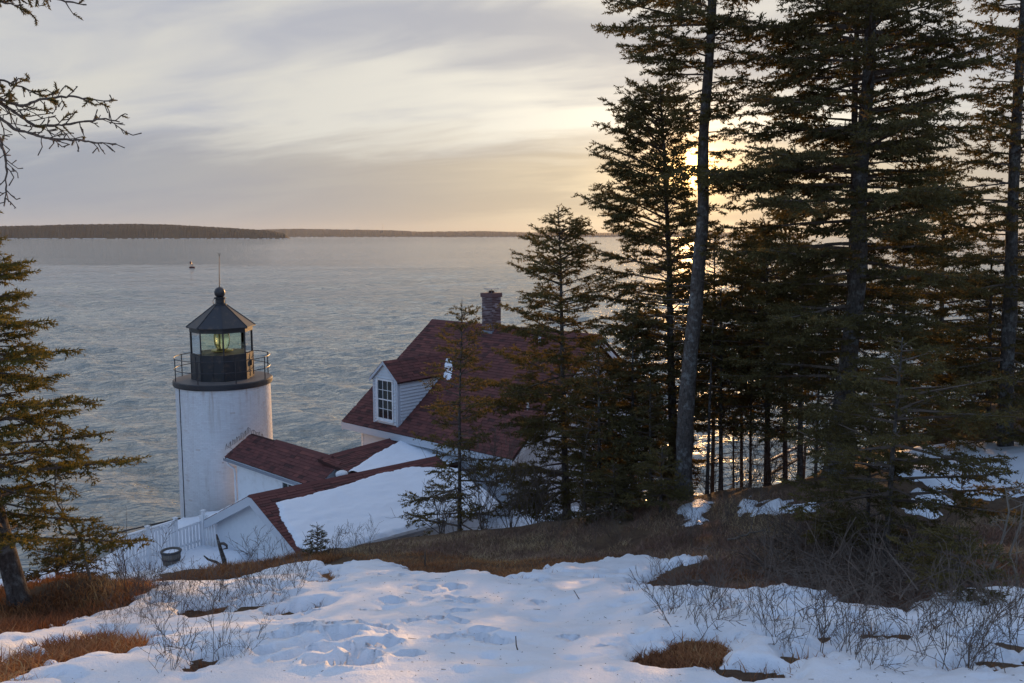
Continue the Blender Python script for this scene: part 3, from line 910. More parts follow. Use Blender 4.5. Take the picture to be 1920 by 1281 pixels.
# railing
for k in range(8):
    a = math.radians(33.5 + 45 * k)
    mb = MB(); mb.tube([T0 + A3(1.96 * math.sin(a), -1.96 * math.cos(a), 15.2), T0 + A3(1.96 * math.sin(a), -1.96 * math.cos(a), 16.17)], 0.022, 6); mb.build('railing_post', 'black_metal', lh)
for z in (15.70, 16.15):
    mb = MB(); mb.lathe([(1.96 + .017 * math.cos(t_ * PI / 3), z + .017 * math.sin(t_ * PI / 3)) for t_ in range(6)], T0, 64, closed=True); mb.build('railing_rail', 'black_metal', lh)
OCT = math.radians(21.5)
def ov(k, r, z):
    a = OCT + k * PI / 4
    return T0 + A3(r * math.sin(a), -r * math.cos(a), z)
RL = 1.285
for k in range(8):     # parapet panels, glass, posts
    a, b_ = ov(k, RL, 15.26), ov(k + 1, RL, 15.26)
    am = OCT + (k + .5) * PI / 4
    nr = A3(math.sin(am), -math.cos(am), 0)
    mb = MB(); mb.prism([a, b_, b_ + UP * 1.04, a + UP * 1.04], -nr * 0.05)
    pn = mb.build('parapet_panel', 'black_metal', lh)
    fr = MB()
    e = (b_ - a)
    for f0 in (0.03, 0.5, 0.97):
        fr.box(a + e * f0 - e / np.linalg.norm(e) * 0.02, e / np.linalg.norm(e) * 0.04, nr * 0.016, UP * 1.03)
    for z_ in (0.02, 0.96):
        fr.box(a + e * 0.04 + UP * z_ + nr * 0.002, e * 0.92, nr * 0.012, UP * 0.05)
    fr.build('panel_strap', 'black_metal', pn)
    if k == 1:
        vb = MB(); vb.box(a + e * 0.55 + UP * .5 + nr * .0, e * 0.14, nr * 0.07, UP * 0.22); vb.build('vent', 'black_metal', pn)
    ga, gb = ov(k, RL - 0.05, 16.32), ov(k + 1, RL - 0.05, 16.32)
    mb = MB(); mb.prism([ga + (gb - ga) * .03, gb + (ga - gb) * .03, gb + (ga - gb) * .03 + UP * .86, ga + (gb - ga) * .03 + UP * .86], -nr * 0.008); mb.build('lantern_pane', 'pane_glass', lh)
    mb = MB(); mb.tube([ov(k, RL - 0.035, 16.28), ov(k, RL - 0.035, 17.22)], 0.032, 6); mb.build('mullion', 'black_metal', lh)
    f1, f2 = ov(k, RL + 0.005, 17.17), ov(k + 1, RL + 0.005, 17.17)
    mb = MB(); mb.prism([f1, f2, f2 + UP * 0.22, f1 + UP * 0.22], -nr * 0.07); mb.build('frieze', 'black_metal', lh)
    # roof segment
    mb = MB()
    p0, p1, q0, q1 = ov(k, 1.42, 17.38), ov(k + 1, 1.42, 17.38), ov(k, 0.25, 18.24), ov(k + 1, 0.25, 18.24)
    mb.prism([p0, p1, q1, q0], A3(0, 0, -0.035)); 
    mb.bar(p0 + UP * .004, q0 + UP * .004, 0.03, 0.03)
    mb.build('roof_panel', 'black_metal', lh)
mb = MB(); mb.lathe([(RL - 0.02, 16.27), (RL - 0.02, 16.30), (0.1, 16.30), (0.1, 16.27)], T0, 8, ph=OCT); mb.build('sill', 'deck_metal', lh)
mb = MB(); mb.lathe([(0.27, 18.20), (0.27, 18.26), (0.19, 18.30), (0.19, 18.46), (0.24, 18.49), (0.24, 18.53), (0.14, 18.55)], T0, 24); mb.build('ventilator_neck', 'black_metal', lh)
mb = MB(); mb.lathe([(0.02, 18.50)] + [(0.225 * math.sin(t_ * PI / 12), 18.72 - 0.225 * math.cos(t_ * PI / 12)) for t_ in range(1, 12)] + [(0.02, 18.95)], T0, 24); mb.build('ventilator_ball', 'black_metal', lh, True)
mb = MB(); mb.tube([T0 + UP * 18.9, T0 + A3(.02, 0, 19.6), T0 + A3(.05, 0, 20.22)], [0.022, 0.016, 0.012], 6)
for dx in (-.07, 0.0, .07): mb.tube([T0 + A3(.05, 0, 20.18), T0 + A3(.05 + dx, 0, 20.32)], 0.007, 4)
mb.build('lightning_rod', 'black_metal', lh)
for a in (-1.0, 1.1, 2.9):
    mb = MB(); mb.tube([T0 + A3(.20 * math.sin(a), -.20 * math.cos(a), 18.50), T0 + A3(.30 * math.sin(a), -.30 * math.cos(a), 18.40), T0 + A3(.27 * math.sin(a), -.27 * math.cos(a), 18.25)], 0.012, 5)
    mb.build('ventilator_stay', 'black_metal', lh)
# lens on its pedestal
prof = [(0.16, 16.44)]
for i in range(17):
    z = 16.46 + i * 0.046
    rr = 0.34 * math.sin(PI * (0.17 + 0.66 * (i + .5) / 17)) ** 0.6
    prof += [(rr - 0.012, z), (rr, z + 0.02), (rr - 0.012, z + 0.043)]
prof += [(0.15, 17.26)]
mb = MB(); mb.lathe(prof, T0, 36); mb.build('lens', 'lens_glass', lh, True)
mb = MB()
mb.lathe([(0.45, 16.36), (0.45, 16.40), (0.18, 16.42), (0.14, 16.44), (0.14, 16.36)], T0, 32)
for k in range(6):
    a = k * PI / 3 + .4
    mb.tube([T0 + A3(.36 * math.sin(a) * w_, -.36 * math.cos(a) * w_, 16.42 + z_) for w_, z_ in ((.6, 0), (.93, .2), (1.0, .42), (.93, .64), (.55, .86))], 0.011, 5)
mb.build('lens_frame', 'brass', lh)
mb = MB(); mb.lathe([(0.10, 16.28), (0.10, 16.37), (0.02, 16.37)], T0, 16); mb.build('pedestal', 'black_metal', lh)
mb = MB(); mb.lathe([(0.02, 16.70), (0.055, 16.72), (0.06, 16.95), (0.02, 17.0)], T0, 12); mb.build('bulb', 'pane_glass', lh)
cps = []
for z in np.linspace(15.0, 9.0, 14):
    a = math.radians(-44); rr = 2.005 - 0.04 * (z - 8.4) / 6.6
    cps.append(T0 + A3(rr * math.sin(a), -rr * math.cos(a), z))
mb = MB(); mb.tube(cps, 0.018, 5); mb.build('conductor', 'black_metal', lh)
lh.scale = (0.945, 0.945, 1.0)     # drum measured 5 percent slimmer

# ------------------------------------------------------------------ keeper's house
HE = A3(-6.873, 33.9, 13.551); HT = 0.7104
Hd = A3(math.cos(HT), -math.sin(HT), 0); Hn = A3(math.sin(HT), math.cos(HT), 0)
HW, HR, HL = 5.117, 3.732, 9.05
Hk = HR / HW
Hs = lambda a, b_, z: HE + Hd * a + Hn * b_ + UP * z
house = thing("keepers_house", "keeper's house with red-brown shingle roof, white dormers and brick chimney", 'house', tuple(HE - UP * 3))
mb = MB()
mb.prism([Hs(0, 0, -.03), Hs(HL, 0, -.03), Hs(HL, HW, HR - .03), Hs(0, HW, HR - .03)], A3(0, 0, -0.13))
mb.prism([Hs(0, 2 * HW, -.03), Hs(0, HW + .002, HR - .03), Hs(HL, HW + .002, HR - .03), Hs(HL, 2 * HW, -.03)], A3(0, 0, -0.13))
roof = mb.build('roof', 'roof_board', house)
vs = (Hn * HW + UP * HR); lv = np.linalg.norm(vs); vs = vs / lv
shingle_roof('shingles', Hs(-.03, -.03, -.012), Hd, vs, HL + .06, lv + .03, roof, None, 1)
vs2 = (-Hn * HW + UP * HR) / lv
shingle_roof('shingles', Hs(-.03, 2 * HW, -.012), Hd, vs2, HL + .06, lv, roof, None, 2, 0.28, 0.9)
mb = MB(); mb.prism([Hs(-.04, HW - .16, HR - .09), Hs(-.04, HW, HR + .035), Hs(-.04, HW + .16, HR - .09)], Hd * (HL + .08)); mb.build('ridge_cap', 'shingle', roof)
mb = MB()
mb.box(Hs(-.03, -.035, -.30), Hd * (HL + .06), Hn * .03, UP * .265)
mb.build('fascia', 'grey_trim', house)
for a_ in (-.03, HL):
    for sgn in (0, 1):
        mb = MB()
        b0, b1 = (0, HW) if not sgn else (2 * HW, HW)
        mb.prism([Hs(a_, b0, -.36), Hs(a_, b1, HR - .36), Hs(a_, b1, HR - .16), Hs(a_, b0, -.16)], Hd * .03); mb.build('rake_board', 'white_paint', house)
mb = MB(); mb.prism([Hs(0, .0, -.31), Hs(HL, 0, -.31), Hs(HL, .52, -.31), Hs(0, .52, -.31)], A3(0, 0, .04)); mb.build('soffit', 'white_paint', house)
wa0, wa1, wb0, wb1, wz = .62, HL - .4, .5, 2 * HW - .5, -3.3
mb = MB()
mb.prism([Hs(wa0, wb0, wz), Hs(wa0, wb1, wz), Hs(wa0, wb1, wb0 * Hk - .2), Hs(wa0, HW, HR - .2), Hs(wa0, wb0, wb0 * Hk - .2)], Hd * (wa1 - wa0))
wall = mb.build('wall', 'white_paint', house)
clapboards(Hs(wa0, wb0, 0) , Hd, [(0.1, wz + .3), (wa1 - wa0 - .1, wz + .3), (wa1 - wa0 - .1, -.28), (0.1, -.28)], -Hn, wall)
mb = MB()
for aa in (wa0, wa1 - .1):
    mb = MB(); mb.box(Hs(aa, wb0, wz), Hd * .1, -Hn * .048, UP * 3.0); mb.build('corner_board', 'white_paint', wall)
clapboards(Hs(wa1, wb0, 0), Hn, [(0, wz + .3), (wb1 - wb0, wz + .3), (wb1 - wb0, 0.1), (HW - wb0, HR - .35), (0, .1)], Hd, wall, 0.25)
# ground floor window seen between the trunks
wp = plane_hit(1010, 990, Hs(wa1, 0, 0), Hd)
ws = np.dot(wp - HE, Hn)
for wb_, wz_ in ((ws - .45, wp[2] - HE[2] + .05), (ws + 3.2, wp[2] - HE[2] + .1), (HW - .45, .55)):
    window(Hs(wa1 + .045, wb_, wz_), Hn, Hd, .9, 1.4, house, 3, 4)

Nr = np.cross(Hd, vs)
def dormer(c0, c1, eave_h, apex_h, first):
    b0 = (np.dot(c0 - HE, Hn) + np.dot(c1 - HE, Hn)) / 2
    a0, a1 = np.dot(c0 - HE, Hd), np.dot(c1 - HE, Hd)
    zb = b0 * Hk
    w = a1 - a0
    am = (a0 + a1) / 2
    be = (zb + eave_h) / Hk        # where the cheek tops run into the roof
    dm = MB()
    dm.prism([Hs(a0, b0, zb - .1), Hs(a1, b0, zb - .1), Hs(a1, b0, zb + eave_h), Hs(am, b0, zb + apex_h), Hs(a0, b0, zb + eave_h)], Hn * .08)
    for aa in (a0, a1 - .06):
        dm.prism([Hs(aa, b0 + .081, zb - .05), Hs(aa, be - .02, zb + eave_h), Hs(aa, b0 + .081, zb + eave_h)], Hd * .06)
    d_ = dm.build('dormer', 'white_paint', house)
    clapboards(Hs(a1, b0, 0), Hn, [(0.09, zb + .09 * Hk + .04), (be - b0 - .05, zb + eave_h - .1), (0.09, zb + eave_h - .1)], Hd, d_)
    clapboards(Hs(a0, b0, 0), Hn, [(0.09, zb + .09 * Hk + .04), (be - b0 - .05, zb + eave_h - .1), (0.09, zb + eave_h - .1)], -Hd, d_)
    ww, wh = w - .60, eave_h - .32
    wz0 = zb + .24
    clapboards(Hs(a0, b0, 0), Hd, [(.1, zb + .05), (.22, zb + .05), (.22, zb + eave_h - .02), (.1, zb + eave_h - .02)], -Hn, d_)
    clapboards(Hs(a0, b0, 0), Hd, [(w - .22, zb + .05), (w - .1, zb + .05), (w - .1, zb + eave_h - .02), (w - .22, zb + eave_h - .02)], -Hn, d_)
    clapboards(Hs(a0, b0, 0), Hd, [(.1, zb + eave_h - .0), (w - .1, zb + eave_h - .0), (w / 2, zb + apex_h - .12)], -Hn, d_)
    cb = MB()
    for aa in (a0 - .01, a1 - .09): cb.box(Hs(aa, b0 + .002, zb - .02), Hd * .1, -Hn * .034, UP * (eave_h))
    cb.box(Hs(a1, b0 + .0, zb + eave_h - .11), Hn * (be - b0), Hd * .035, UP * .10)
    cb.box(Hs(a1, b0 - .03, zb - .02), Hn * .11, Hd * .012, UP * (eave_h - .1))
    # sloping trim where the cheek meets the roof
    cb.prism([Hs(a1, b0 + .05, zb + .0), Hs(a1, be, zb + eave_h - .02), Hs(a1, be, zb + eave_h + .05), Hs(a1, b0 + .05, zb + .09)], Hd * .03)
    for (aa, s_) in ((a0, -1), (a1, 1)):
        cb.prism([Hs(aa + s_ * .10, b0 - .13, zb + eave_h - .16), Hs(am, b0 - .13, zb + apex_h - .07), Hs(am, b0 - .13, zb + apex_h + .05), Hs(aa + s_ * .10, b0 - .13, zb + eave_h - .04)], Hn * .05)
    cb.build('trim', 'grey_trim', d_)
    wn = window(Hs(a0 + (w - ww) / 2, b0 - .006, wz0), Hd, -Hn, ww, wh, house, 3, 4)
    # roof of the dormer
    rb = MB()
    bz = (zb + apex_h) / Hk
    for s_, aa in ((-1, a0 - .12), (1, a1 + .12)):
        ze = zb + eave_h - .05
        bb = ze / Hk
        rb.prism([Hs(aa, b0 - .12, ze), Hs(am, b0 - .12, zb + apex_h + .05), Hs(am, bz + .1, zb + apex_h + .05), Hs(aa, bb + .05, ze)], A3(0, 0, -.05))
    dr = rb.build('dormer_roof', 'roof_board', house)
    for s_, aa in ((-1, a0 - .13), (1, a1 + .13)):
        vv = Hd * (am - aa) + UP * (apex_h - eave_h + .10)
        l2 = np.linalg.norm(vv); vv = vv / l2
        ze = zb + eave_h - .045
        shingle_roof('shingles', Hs(aa, b0 - .13, ze), Hn, vv, bz - b0 + .2, l2, dr, lambda a, b2, vv=vv, ze=ze: (b0 - .13 + a) < (ze + b2 * vv[2]) / Hk + .10, 5 + s_)
    return a0, a1, b0, be, bz
roof_pt = lambda px, py: plane_hit(px, py, HE, Nr)
c0, c1 = roof_pt(702, 791), roof_pt(747, 801.5)
b_avg = (np.dot(c0 - HE, Hn) + np.dot(c1 - HE, Hn)) / 2
c1d = np.hypot(c1[0], c1[1])
def z_at(P, py):      # height on the vertical through P that images at row py
    d = ray(960, py)
    return CAM_H + d[2] / d[1] * P[1]
eh = z_at(c1, 714.5) - c1[2]
pa = (c0 + c1) / 2
ah = z_at(pa, 679.5) - pa[2]
da0, da1, db0, dbe, dbz = dormer(c0, c1, eh, ah, True)
# snow caught behind the dormer
o = Hs(0, 0, 0)
vp_ = np.array([(np.dot(roof_pt(x_, y_) - HE, Hd), np.dot(roof_pt(x_, y_) - HE, vs)) for x_, y_ in ((828, 692), (833, 675), (840, 669), (847, 676), (850, 690), (847, 708), (841, 716), (834, 708))])
snow_slab('roof_snow', HE, Hd, vs, lambda a, b2: sdf(vp_, a, b2) - .03, vp_[:, 0].min() - .2, vp_[:, 0].max() + .2, vp_[:, 1].min() - .2, vp_[:, 1].max() + .2, .05, 'small oval patch of snow left in the valley behind the dormer', .04)
# chimney
def ridge_a(px):
    best = min(np.arange(0, HL, .02), key=lambda a: abs(960 + FOC * Hs(a, HW, HR)[0] / (Hs(a, HW, HR)[1] * CP - (Hs(a, HW, HR)[2] - CAM_H) * SP) - px))
    return best
ac = ridge_a(925)
cw = 0.56
ch = MB(); ch.box(Hs(ac - cw / 2 + .012, HW - cw / 2 + .012 - .12, HR - .7), Hd * (cw - .024), Hn * (cw - .024), UP * 2.02)
chim = ch.build('chimney', 'mortar', house)
rb_ = np.random.default_rng(9)
me_cache = {}
zc = HR - .45
row = 0
while zc < HR + 1.20:
    for (o_, u_, n_) in ((Hs(ac - cw / 2, HW - cw / 2 - .12, 0), Hd, -Hn), (Hs(ac + cw / 2, HW - cw / 2 - .12, 0), Hn, Hd), (Hs(ac + cw / 2, HW + cw / 2 - .12, 0), -Hd, Hn), (Hs(ac - cw / 2, HW + cw / 2 - .12, 0), -Hn, -Hd)):
        xx = 0.0
        lens_ = [0.187, 0.187, 0.187] if row % 2 == 0 else [0.09, 0.187, 0.187, 0.096]
        for L_ in lens_:
            mb = MB()
            pr_ = rb_.uniform(0.000, 0.006)
            mb.box(o_ + u_ * (xx + .005) + UP * (zc + .005) - n_ * .012, u_ * (L_ - .009), n_ * (.012 + pr_), UP * .056, tint=np.clip(rb_.normal(.5, .25), 0, 1))
            mb.build('brick', 'chimney_brick', chim)
            xx += L_
    zc += 0.067
    row += 1
mb = MB()
mb.box(Hs(ac - cw / 2 - .04, HW - cw / 2 - .16, HR + 1.20), Hd * (cw + .08), Hn * (cw + .08), UP * .17)
mb.build('chimney_cap', 'chimney_brick', chim)
mb = MB()
mb.lathe([(.12, HE[2] + HR + 1.36), (.11, HE[2] + HR + 1.46), (.02, HE[2] + HR + 1.46)], Hs(ac, HW - .12, 0) * A3(1, 1, 0), 14)
mb.build('flue', 'roof_board', chim)
mb = MB()
for sa in (-.1, .1):
    for sb in (-.1, .1):
        mb.bar(Hs(ac + sa, HW - .12 + sb, HR + 1.37), Hs(ac + sa, HW - .12 + sb, HR + 1.53), .014)
mb.box(Hs(ac - .22, HW - .34, HR + 1.53), Hd * .44, Hn * .44, UP * .022)
mb.build('rain_cap', 'grey_metal', chim)
mb = MB()
mb.box(Hs(ac - cw / 2 - .02, HW - cw / 2 - .15, HR - .52), Hd * (cw + .04), Hn * (cw * .4), UP * .34)
mb.build('flashing', 'lead', chim)
pv = roof_pt(1012, 641)
mb = MB(); mb.tube([pv - UP * .1, pv + UP * .34], .055, 10); mb.build('vent_pipe', 'white_paint', house)
pv = roof_pt(990, 768)
mb = MB(); mb.tube([pv - UP * .1, pv + UP * .30], .045, 10); mb.build('vent_pipe', 'white_paint', house)

# ------------------------------------------------------------------ covered passage between tower and house
PR = A3(-6.485, 29.5, 13.274); PT = .742
Pd = A3(-math.cos(PT), math.sin(PT), 0); Pn = A3(-math.sin(PT), -math.cos(PT), 0)
PW, PRI = 1.165, .723
Pp = lambda a, b_, z: PR + Pd * a + Pn * b_ + UP * z
psg = thing('covered_passage', 'low white covered passage with red-brown roof joining tower and house', 'passage', tuple(PR - UP * 3))
mb = MB()
mb.prism([Pp(-.9, PW, -PRI - .02), Pp(5.15, PW, -PRI - .02), Pp(5.15, 0, -.02), Pp(-.3, 0, -.02)], A3(0, 0, -.09))
mb.prism([Pp(-.3, -.002, -.02), Pp(5.0, -.002, -.02), Pp(5.0, -PW, -PRI - .02), Pp(0, -PW, -PRI - .02)], A3(0, 0, -.09))
pr_ = mb.build('roof', 'roof_board', psg)
vv = -Pn * PW + UP * PRI; l2 = np.linalg.norm(vv); vv = vv / l2
def outside_tower(o, u, v):
    return lambda a, b2: np.hypot(*(o + u * a + v * b2 - T0)[:2]) > 1.885
o_ = Pp(-.9, PW + .02, -PRI - .012)
shingle_roof('shingles', o_, Pd, vv, 6.05, l2 + .02, pr_, outside_tower(o_, Pd, vv), 21)
o_ = Pp(0, -PW, -PRI - .012); v2 = Pn * PW + UP * PRI; v2 = v2 / l2
shingle_roof('shingles', o_, Pd, v2, 5.0, l2, pr_, outside_tower(o_, Pd, v2), 22, 0.28, 0.6)
mb = MB(); mb.prism([Pp(-.2, .12, -.06), Pp(-.2, 0, .03), Pp(-.2, -.12, -.06)], Pd * 3.6); mb.build('ridge_cap', 'shingle', pr_)
mb = MB(); mb.prism([Pp(-.6, PW - .16, -3.6), Pp(-.6, PW - .16, -PRI - .0), Pp(-.6, 0, -.16), Pp(-.6, -PW + .16, -PRI), Pp(-.6, -PW + .16, -3.6)], Pd * 5.2); mb.build('wall', 'white_paint', psg)
mb = MB(); mb.box(Pp(-.9, PW - .02, -PRI - .21), Pd * 5.95, Pn * .03, UP * .17); mb.build('fascia', 'white_paint', psg)
mb = MB()
mb.box(Pp(-.9, PW + .012, -PRI - .13), Pd * 5.98, Pn * .10, UP * .012)
mb.box(Pp(-.9, PW + .112, -PRI - .13), Pd * 5.98, Pn * .012, UP * .10)
mb.build('gutter', 'lead', psg)
mb = MB(); mb.tube([Pp(4.9, PW + .06, -PRI - .13), Pp(4.88, PW + .04, -PRI - .26), Pp(4.66, PW - .09, -PRI - .42), Pp(4.64, PW - .10, -PRI - .6), Pp(4.64, PW - .10, -3.3)], .042, 8); mb.build('downspout', 'white_paint', psg)
qw_ = plane_hit(531, 900, Pp(0, PW - .15, 0), Pn)
aw = np.dot(qw_ - PR, Pd)
window(Pp(aw, PW - .158, -PRI - 1.25), -Pd, Pn, 0.95, 0.95, psg, 3, 2)
mb = MB()   # flashing wires where the roof meets the tower
rr_ = np.random.default_rng(4)
prev = None
for i in range(34):
    f = i / 33
    b2 = PW * (1 - abs(2 * f * .95 - 1.0) / 1.0) if False else None
    if f < .72:
        t_ = f / .72; bb = PW * (1 - t_); side = 1
    else:
        t_ = (f - .72) / .28; bb = -PW * .6 * t_; side = -1
    # point on the roof where it meets the drum
    aa = next((a for a in np.arange(2.5, 5.6, .03) if np.hypot(*(Pp(a, bb, 0) - T0)[:2]) < 1.90), 5.0)
    p = Pp(aa - .05, bb, -abs(bb) / PW * PRI)
    q = p + A3(rr_.uniform(-.03, .03), -.02, rr_.uniform(.10, .24))
    if prev is not None: mb.tube([prev, q], .007, 4)
    mb.tube([p, q], .008, 4)
    prev = q if i % 3 else None
mb.build('bird_wire', 'bark', psg)['kind'] = 'stuff'
# second leg, from the corner to the house
rb0 = PR.copy()
rb1 = plane_hit(735, 822, PR, UP)
Qd = rb1 - rb0; QL = np.linalg.norm(Qd); Qd /= QL
Qn = np.cross(Qd, UP)              # to the right, towards the camera
Qk = 0.145
Qp = lambda a, b_, z: rb0 + Qd * a + Qn * b_ + UP * z
QW = 3.3
mb = MB()
mb.prism([Qp(-.5, .0, -.03), Qp(QL + .75, .0, -.03), Qp(QL + .75, QW, -.03 - QW * Qk), Qp(-.5, QW, -.03 - QW * Qk)], A3(0, 0, -.1))
mb.prism([Qp(-.0, -.002, -.03), Qp(QL + .4, -.002, -.03), Qp(QL + .4, -1.1, -.7), Qp(0, -1.1, -.7)], A3(0, 0, -.1))
q_roof = mb.build('roof', 'roof_board', psg)
qv = -Qn + UP * Qk; lq = np.linalg.norm(qv); qv = qv / lq
shingle_roof('shingles', Qp(-.5, QW, -QW * Qk - .022), Qd, qv, QL + 1.2, QW * lq, q_roof, None, 31)
mb = MB(); mb.prism([Qp(-.3, .14, -.04), Qp(-.3, 0, .03), Qp(-.3, -.14, -.06)], Qd * (QL + .6)); mb.build('ridge_cap', 'shingle', q_roof)
mb = MB(); mb.box(Qp(-.2, -.9, -3.4), Qd * (QL + .6), Qn * (QW + .6), UP * 2.6); mb.build('wall', 'white_paint', psg)
qN = np.cross(Qd, qv)
spx = [(640, 893), (653, 888), (682, 869), (714, 849), (743, 834), (757, 825), (783, 821), (803, 818), (840, 826), (915, 850), (930, 900), (915, 960), (650, 960)]
sp_ = np.array([(np.dot(plane_hit(x_, y_, rb0, qN) - rb0, Qd), np.dot(plane_hit(x_, y_, rb0, qN) - rb0, Qn)) for x_, y_ in spx])
snow_slab('roof_snow', rb0, Qd, -qv, lambda a, b2: sdf(sp_, a, b2 * .99), -.5, QL + 1.3, .1, QW + .1, .12, 'smooth wedge of snow on the low roof between the house and the shed')
hp = plane_hit(641, 889, rb0, qN)
mb = MB(); mb.lathe([(.20, -.06), (.21, .02), (.18, .07), (.1, .11), (.02, .12)], hp, 18); mb.build('roof_vent', 'white_paint', psg, True)

# ------------------------------------------------------------------ shed
SX = A3(-7.911, 25.0, 13.219); ST = .8532
Sd = A3(math.sin(ST), math.cos(ST), 0); Sn = A3(math.cos(ST), -math.sin(ST), 0)
SL, SW, SR, SW2, SR2 = 6.95, 3.185, 1.009, 3.70, 1.717
Sp = lambda a, b_, z: SX + Sd * a + Sn * b_ + UP * z
shed = thing('shed', 'low white clapboard shed with a snow-covered red-brown roof below the slope', 'shed', tuple(SX - UP * 2.5))
mb = MB()
mb.prism([Sp(0, 0, -.03), Sp(0, SW, -SR - .03), Sp(SL, SW, -SR - .03), Sp(SL, 0, -.03)], A3(0, 0, -.09))
mb.prism([Sp(0, -.002, -.03), Sp(SL, -.002, -.03), Sp(SL, -SW2, -SR2 - .03), Sp(0, -SW2, -SR2 - .03)], A3(0, 0, -.09))
sr_ = mb.build('roof', 'roof_board', shed)
v1 = -Sn * SW + UP * SR; l1 = np.linalg.norm(v1); v1 = v1 / l1
shingle_roof('shingles', Sp(-.03, SW + .02, -SR - .018), Sd, v1, SL + .06, l1 + .02, sr_, lambda a, b2: b2 > 1.6 or a < 1.0 or b2 < .1, 41)
v2 = Sn * SW2 + UP * SR2; l22 = np.linalg.norm(v2); v2 = v2 / l22
shingle_roof('shingles', Sp(-.03, -SW2 - .02, -SR2 - .018), Sd, v2, SL + .06, l22 + .02, sr_, None, 42)
mb = MB(); mb.prism([Sp(-.04, .15, -.05), Sp(-.04, 0, .025), Sp(-.04, -.15, -.07)], Sd * (SL + .08)); mb.build('ridge_cap', 'shingle', sr_)
for (b1, z1) in ((SW, -SR), (-SW2, -SR2)):
    for a_ in (-.03, SL):
        mb = MB(); mb.prism([Sp(a_, 0, -.31), Sp(a_, b1, z1 - .31), Sp(a_, b1, z1 - .02), Sp(a_, 0, -.02)], Sd * .03); mb.build('rake_board', 'grey_trim', shed)
    mb = MB(); mb.prism([Sp(0, 0, -.16), Sp(0, b1, z1 - .16), Sp(.28, b1, z1 - .16), Sp(.28, 0, -.16)], UP * .03); mb.build('soffit', 'white_paint', shed)
kr, kl = SR / SW, SR2 / SW2
wl, wr, zb_ = -SW2 + .42, SW - .35, -3.2
mb = MB()
mb.prism([Sp(.25, wl, zb_), Sp(.25, wr, zb_), Sp(.25, wr, -wr * kr - .14), Sp(.25, 0, -.14), Sp(.25, wl, wl * kl - .14)], Sd * (SL - .5))
swall = mb.build('wall', 'white_paint', shed)
clapboards(Sp(.25, 0, 0), Sn, [(wl + .08, zb_), (wr, zb_), (wr, -wr * kr - .19), (0, -.19), (wl + .08, wl * kl - .19)], -Sd, swall, 0.118)
mb = MB(); mb.box(Sp(.25, wl, zb_), Sn * .08, -Sd * .034, UP * (3.2 + wl * kl - .16)); mb.build('corner_board', 'white_paint', swall)
mb = MB(); mb.box(Sp(-.03, SW + .0, -SR - .24), Sd * (SL + .06), Sn * .03, UP * .16); mb.build('fascia', 'grey_trim', shed)
mb = MB(); mb.box(Sp(.05, SW + .032, -SR - .12), Sd * (SL - .1), Sn * .10, UP * .02); mb.box(Sp(.05, SW + .13, -SR - .12), Sd * (SL - .1), Sn * .015, UP * .10); mb.build('gutter', 'white_paint', shed)
window(Sp(3.6, wr + .006, -SR - 1.15), Sd, Sn, .6, .7, shed, 2, 2)
def shed_snow(a, b2):       # a along the ridge, b2 down from the ridge
    top = .62 + .10 * np.sin(a * .9) - .04 * a + .35 * np.clip((a - 5.6), 0, 9) * 1.2
    left = .52 - .16 * np.clip(b2 - .6, 0, 2.2)
    return np.minimum(np.minimum(b2 - top, (a - left) * 1.0), np.minimum(SL + .2 - a, (l1 + .06) - b2))
snow_slab('roof_snow', Sp(0, 0, -.01), Sd, -v1, shed_snow, 0, SL + .2, .2, l1 + .12, .085, 'broad rippled snow sheet on the near slope of the shed roof')
snow_slab('roof_snow', Sp(0, 0, -.01), Sd, -v2, lambda a, b2: np.minimum(np.minimum(b2 - .9, a - .05), np.minimum(SL - .1 - a, l22 - b2 + .04)), 0, SL, .3, l22 + .1, .07, 'thin strip of snow showing over the left rake of the shed roof', 0.09)

# ------------------------------------------------------------------ fences, tub, rails
def base_on(px, D):
    p = at(px, 1050, D)
    return A3(p[0], p[1], gz(p[0], p[1]))
F0, F1, F2 = [hit(*q_, 17) + A3(0, 0, .14) for q_ in ((222, 1079), (333, 1044), (380, 1029))]
def picket_run(name, label, cat, A, B, h0, h1, posts, cap, group=None):
    A, B = np.asarray(A), np.asarray(B)
    L = np.linalg.norm(B - A); d = (B - A) / L
    s = np.cross(d / np.linalg.norm(d), UP); s = s / np.linalg.norm(s)
    f = thing(name, label, cat, tuple(A), group)
    n = int(L / 0.118)
    for i in range(n):
        p = A + d * (i + .5) * L / n
        hh = h0 + (h1 - h0) * (i + .5) / n
        mb = MB(); mb.box(p - d * .043 + s * .02 - UP * .05, d * .086, s * .018, UP * (hh + .02)); mb.build('picket', 'white_paint', f)
    for zz in (.16, .86):
        mb = MB(); mb.box(A - s * .015 + UP * zz * h0, d * L + UP * zz * (h1 - h0), s * .034, UP * .07); mb.build('rail', 'white_paint', f)
    if cap:
        mb = MB(); mb.box(A - s * .03 + UP * h0, d * L + UP * (h1 - h0), s * .10, UP * .035); mb.build('top_rail', 'white_paint', f)
    for t_ in posts:
        p = A + (B - A) * t_
        hh = h0 + (h1 - h0) * t_
        mb = MB(); mb.box(p - d * .05 - s * .03 - UP * .25, d * .10, s * .10, UP * (hh + .34)); mb.box(p - d * .065 - s * .045 + UP * (hh + .09), d * .13, s * .13, UP * .03); mb.build('post', 'white_paint', f)
    return f
picket_run('picket_fence', 'white picket fence with a flat top rail left of the tub', 'fence', F0, F1, 1.04, 1.10, (0.02, .5, .985), True)
picket_run('picket_gate', 'lower white picket gate between the fence and the shed', 'gate', F1 + (F2 - F1) * .06, F2, .84, .90, (1.0,), False)
F3 = Sp(.25, wl, 0); F3[2] = F2[2] + .05
picket_run('picket_fence', 'short white picket fence section against the shed corner', 'fence', F2 + (F3 - F2) * .15, F3, 1.12, 1.12, (0.0,), False)
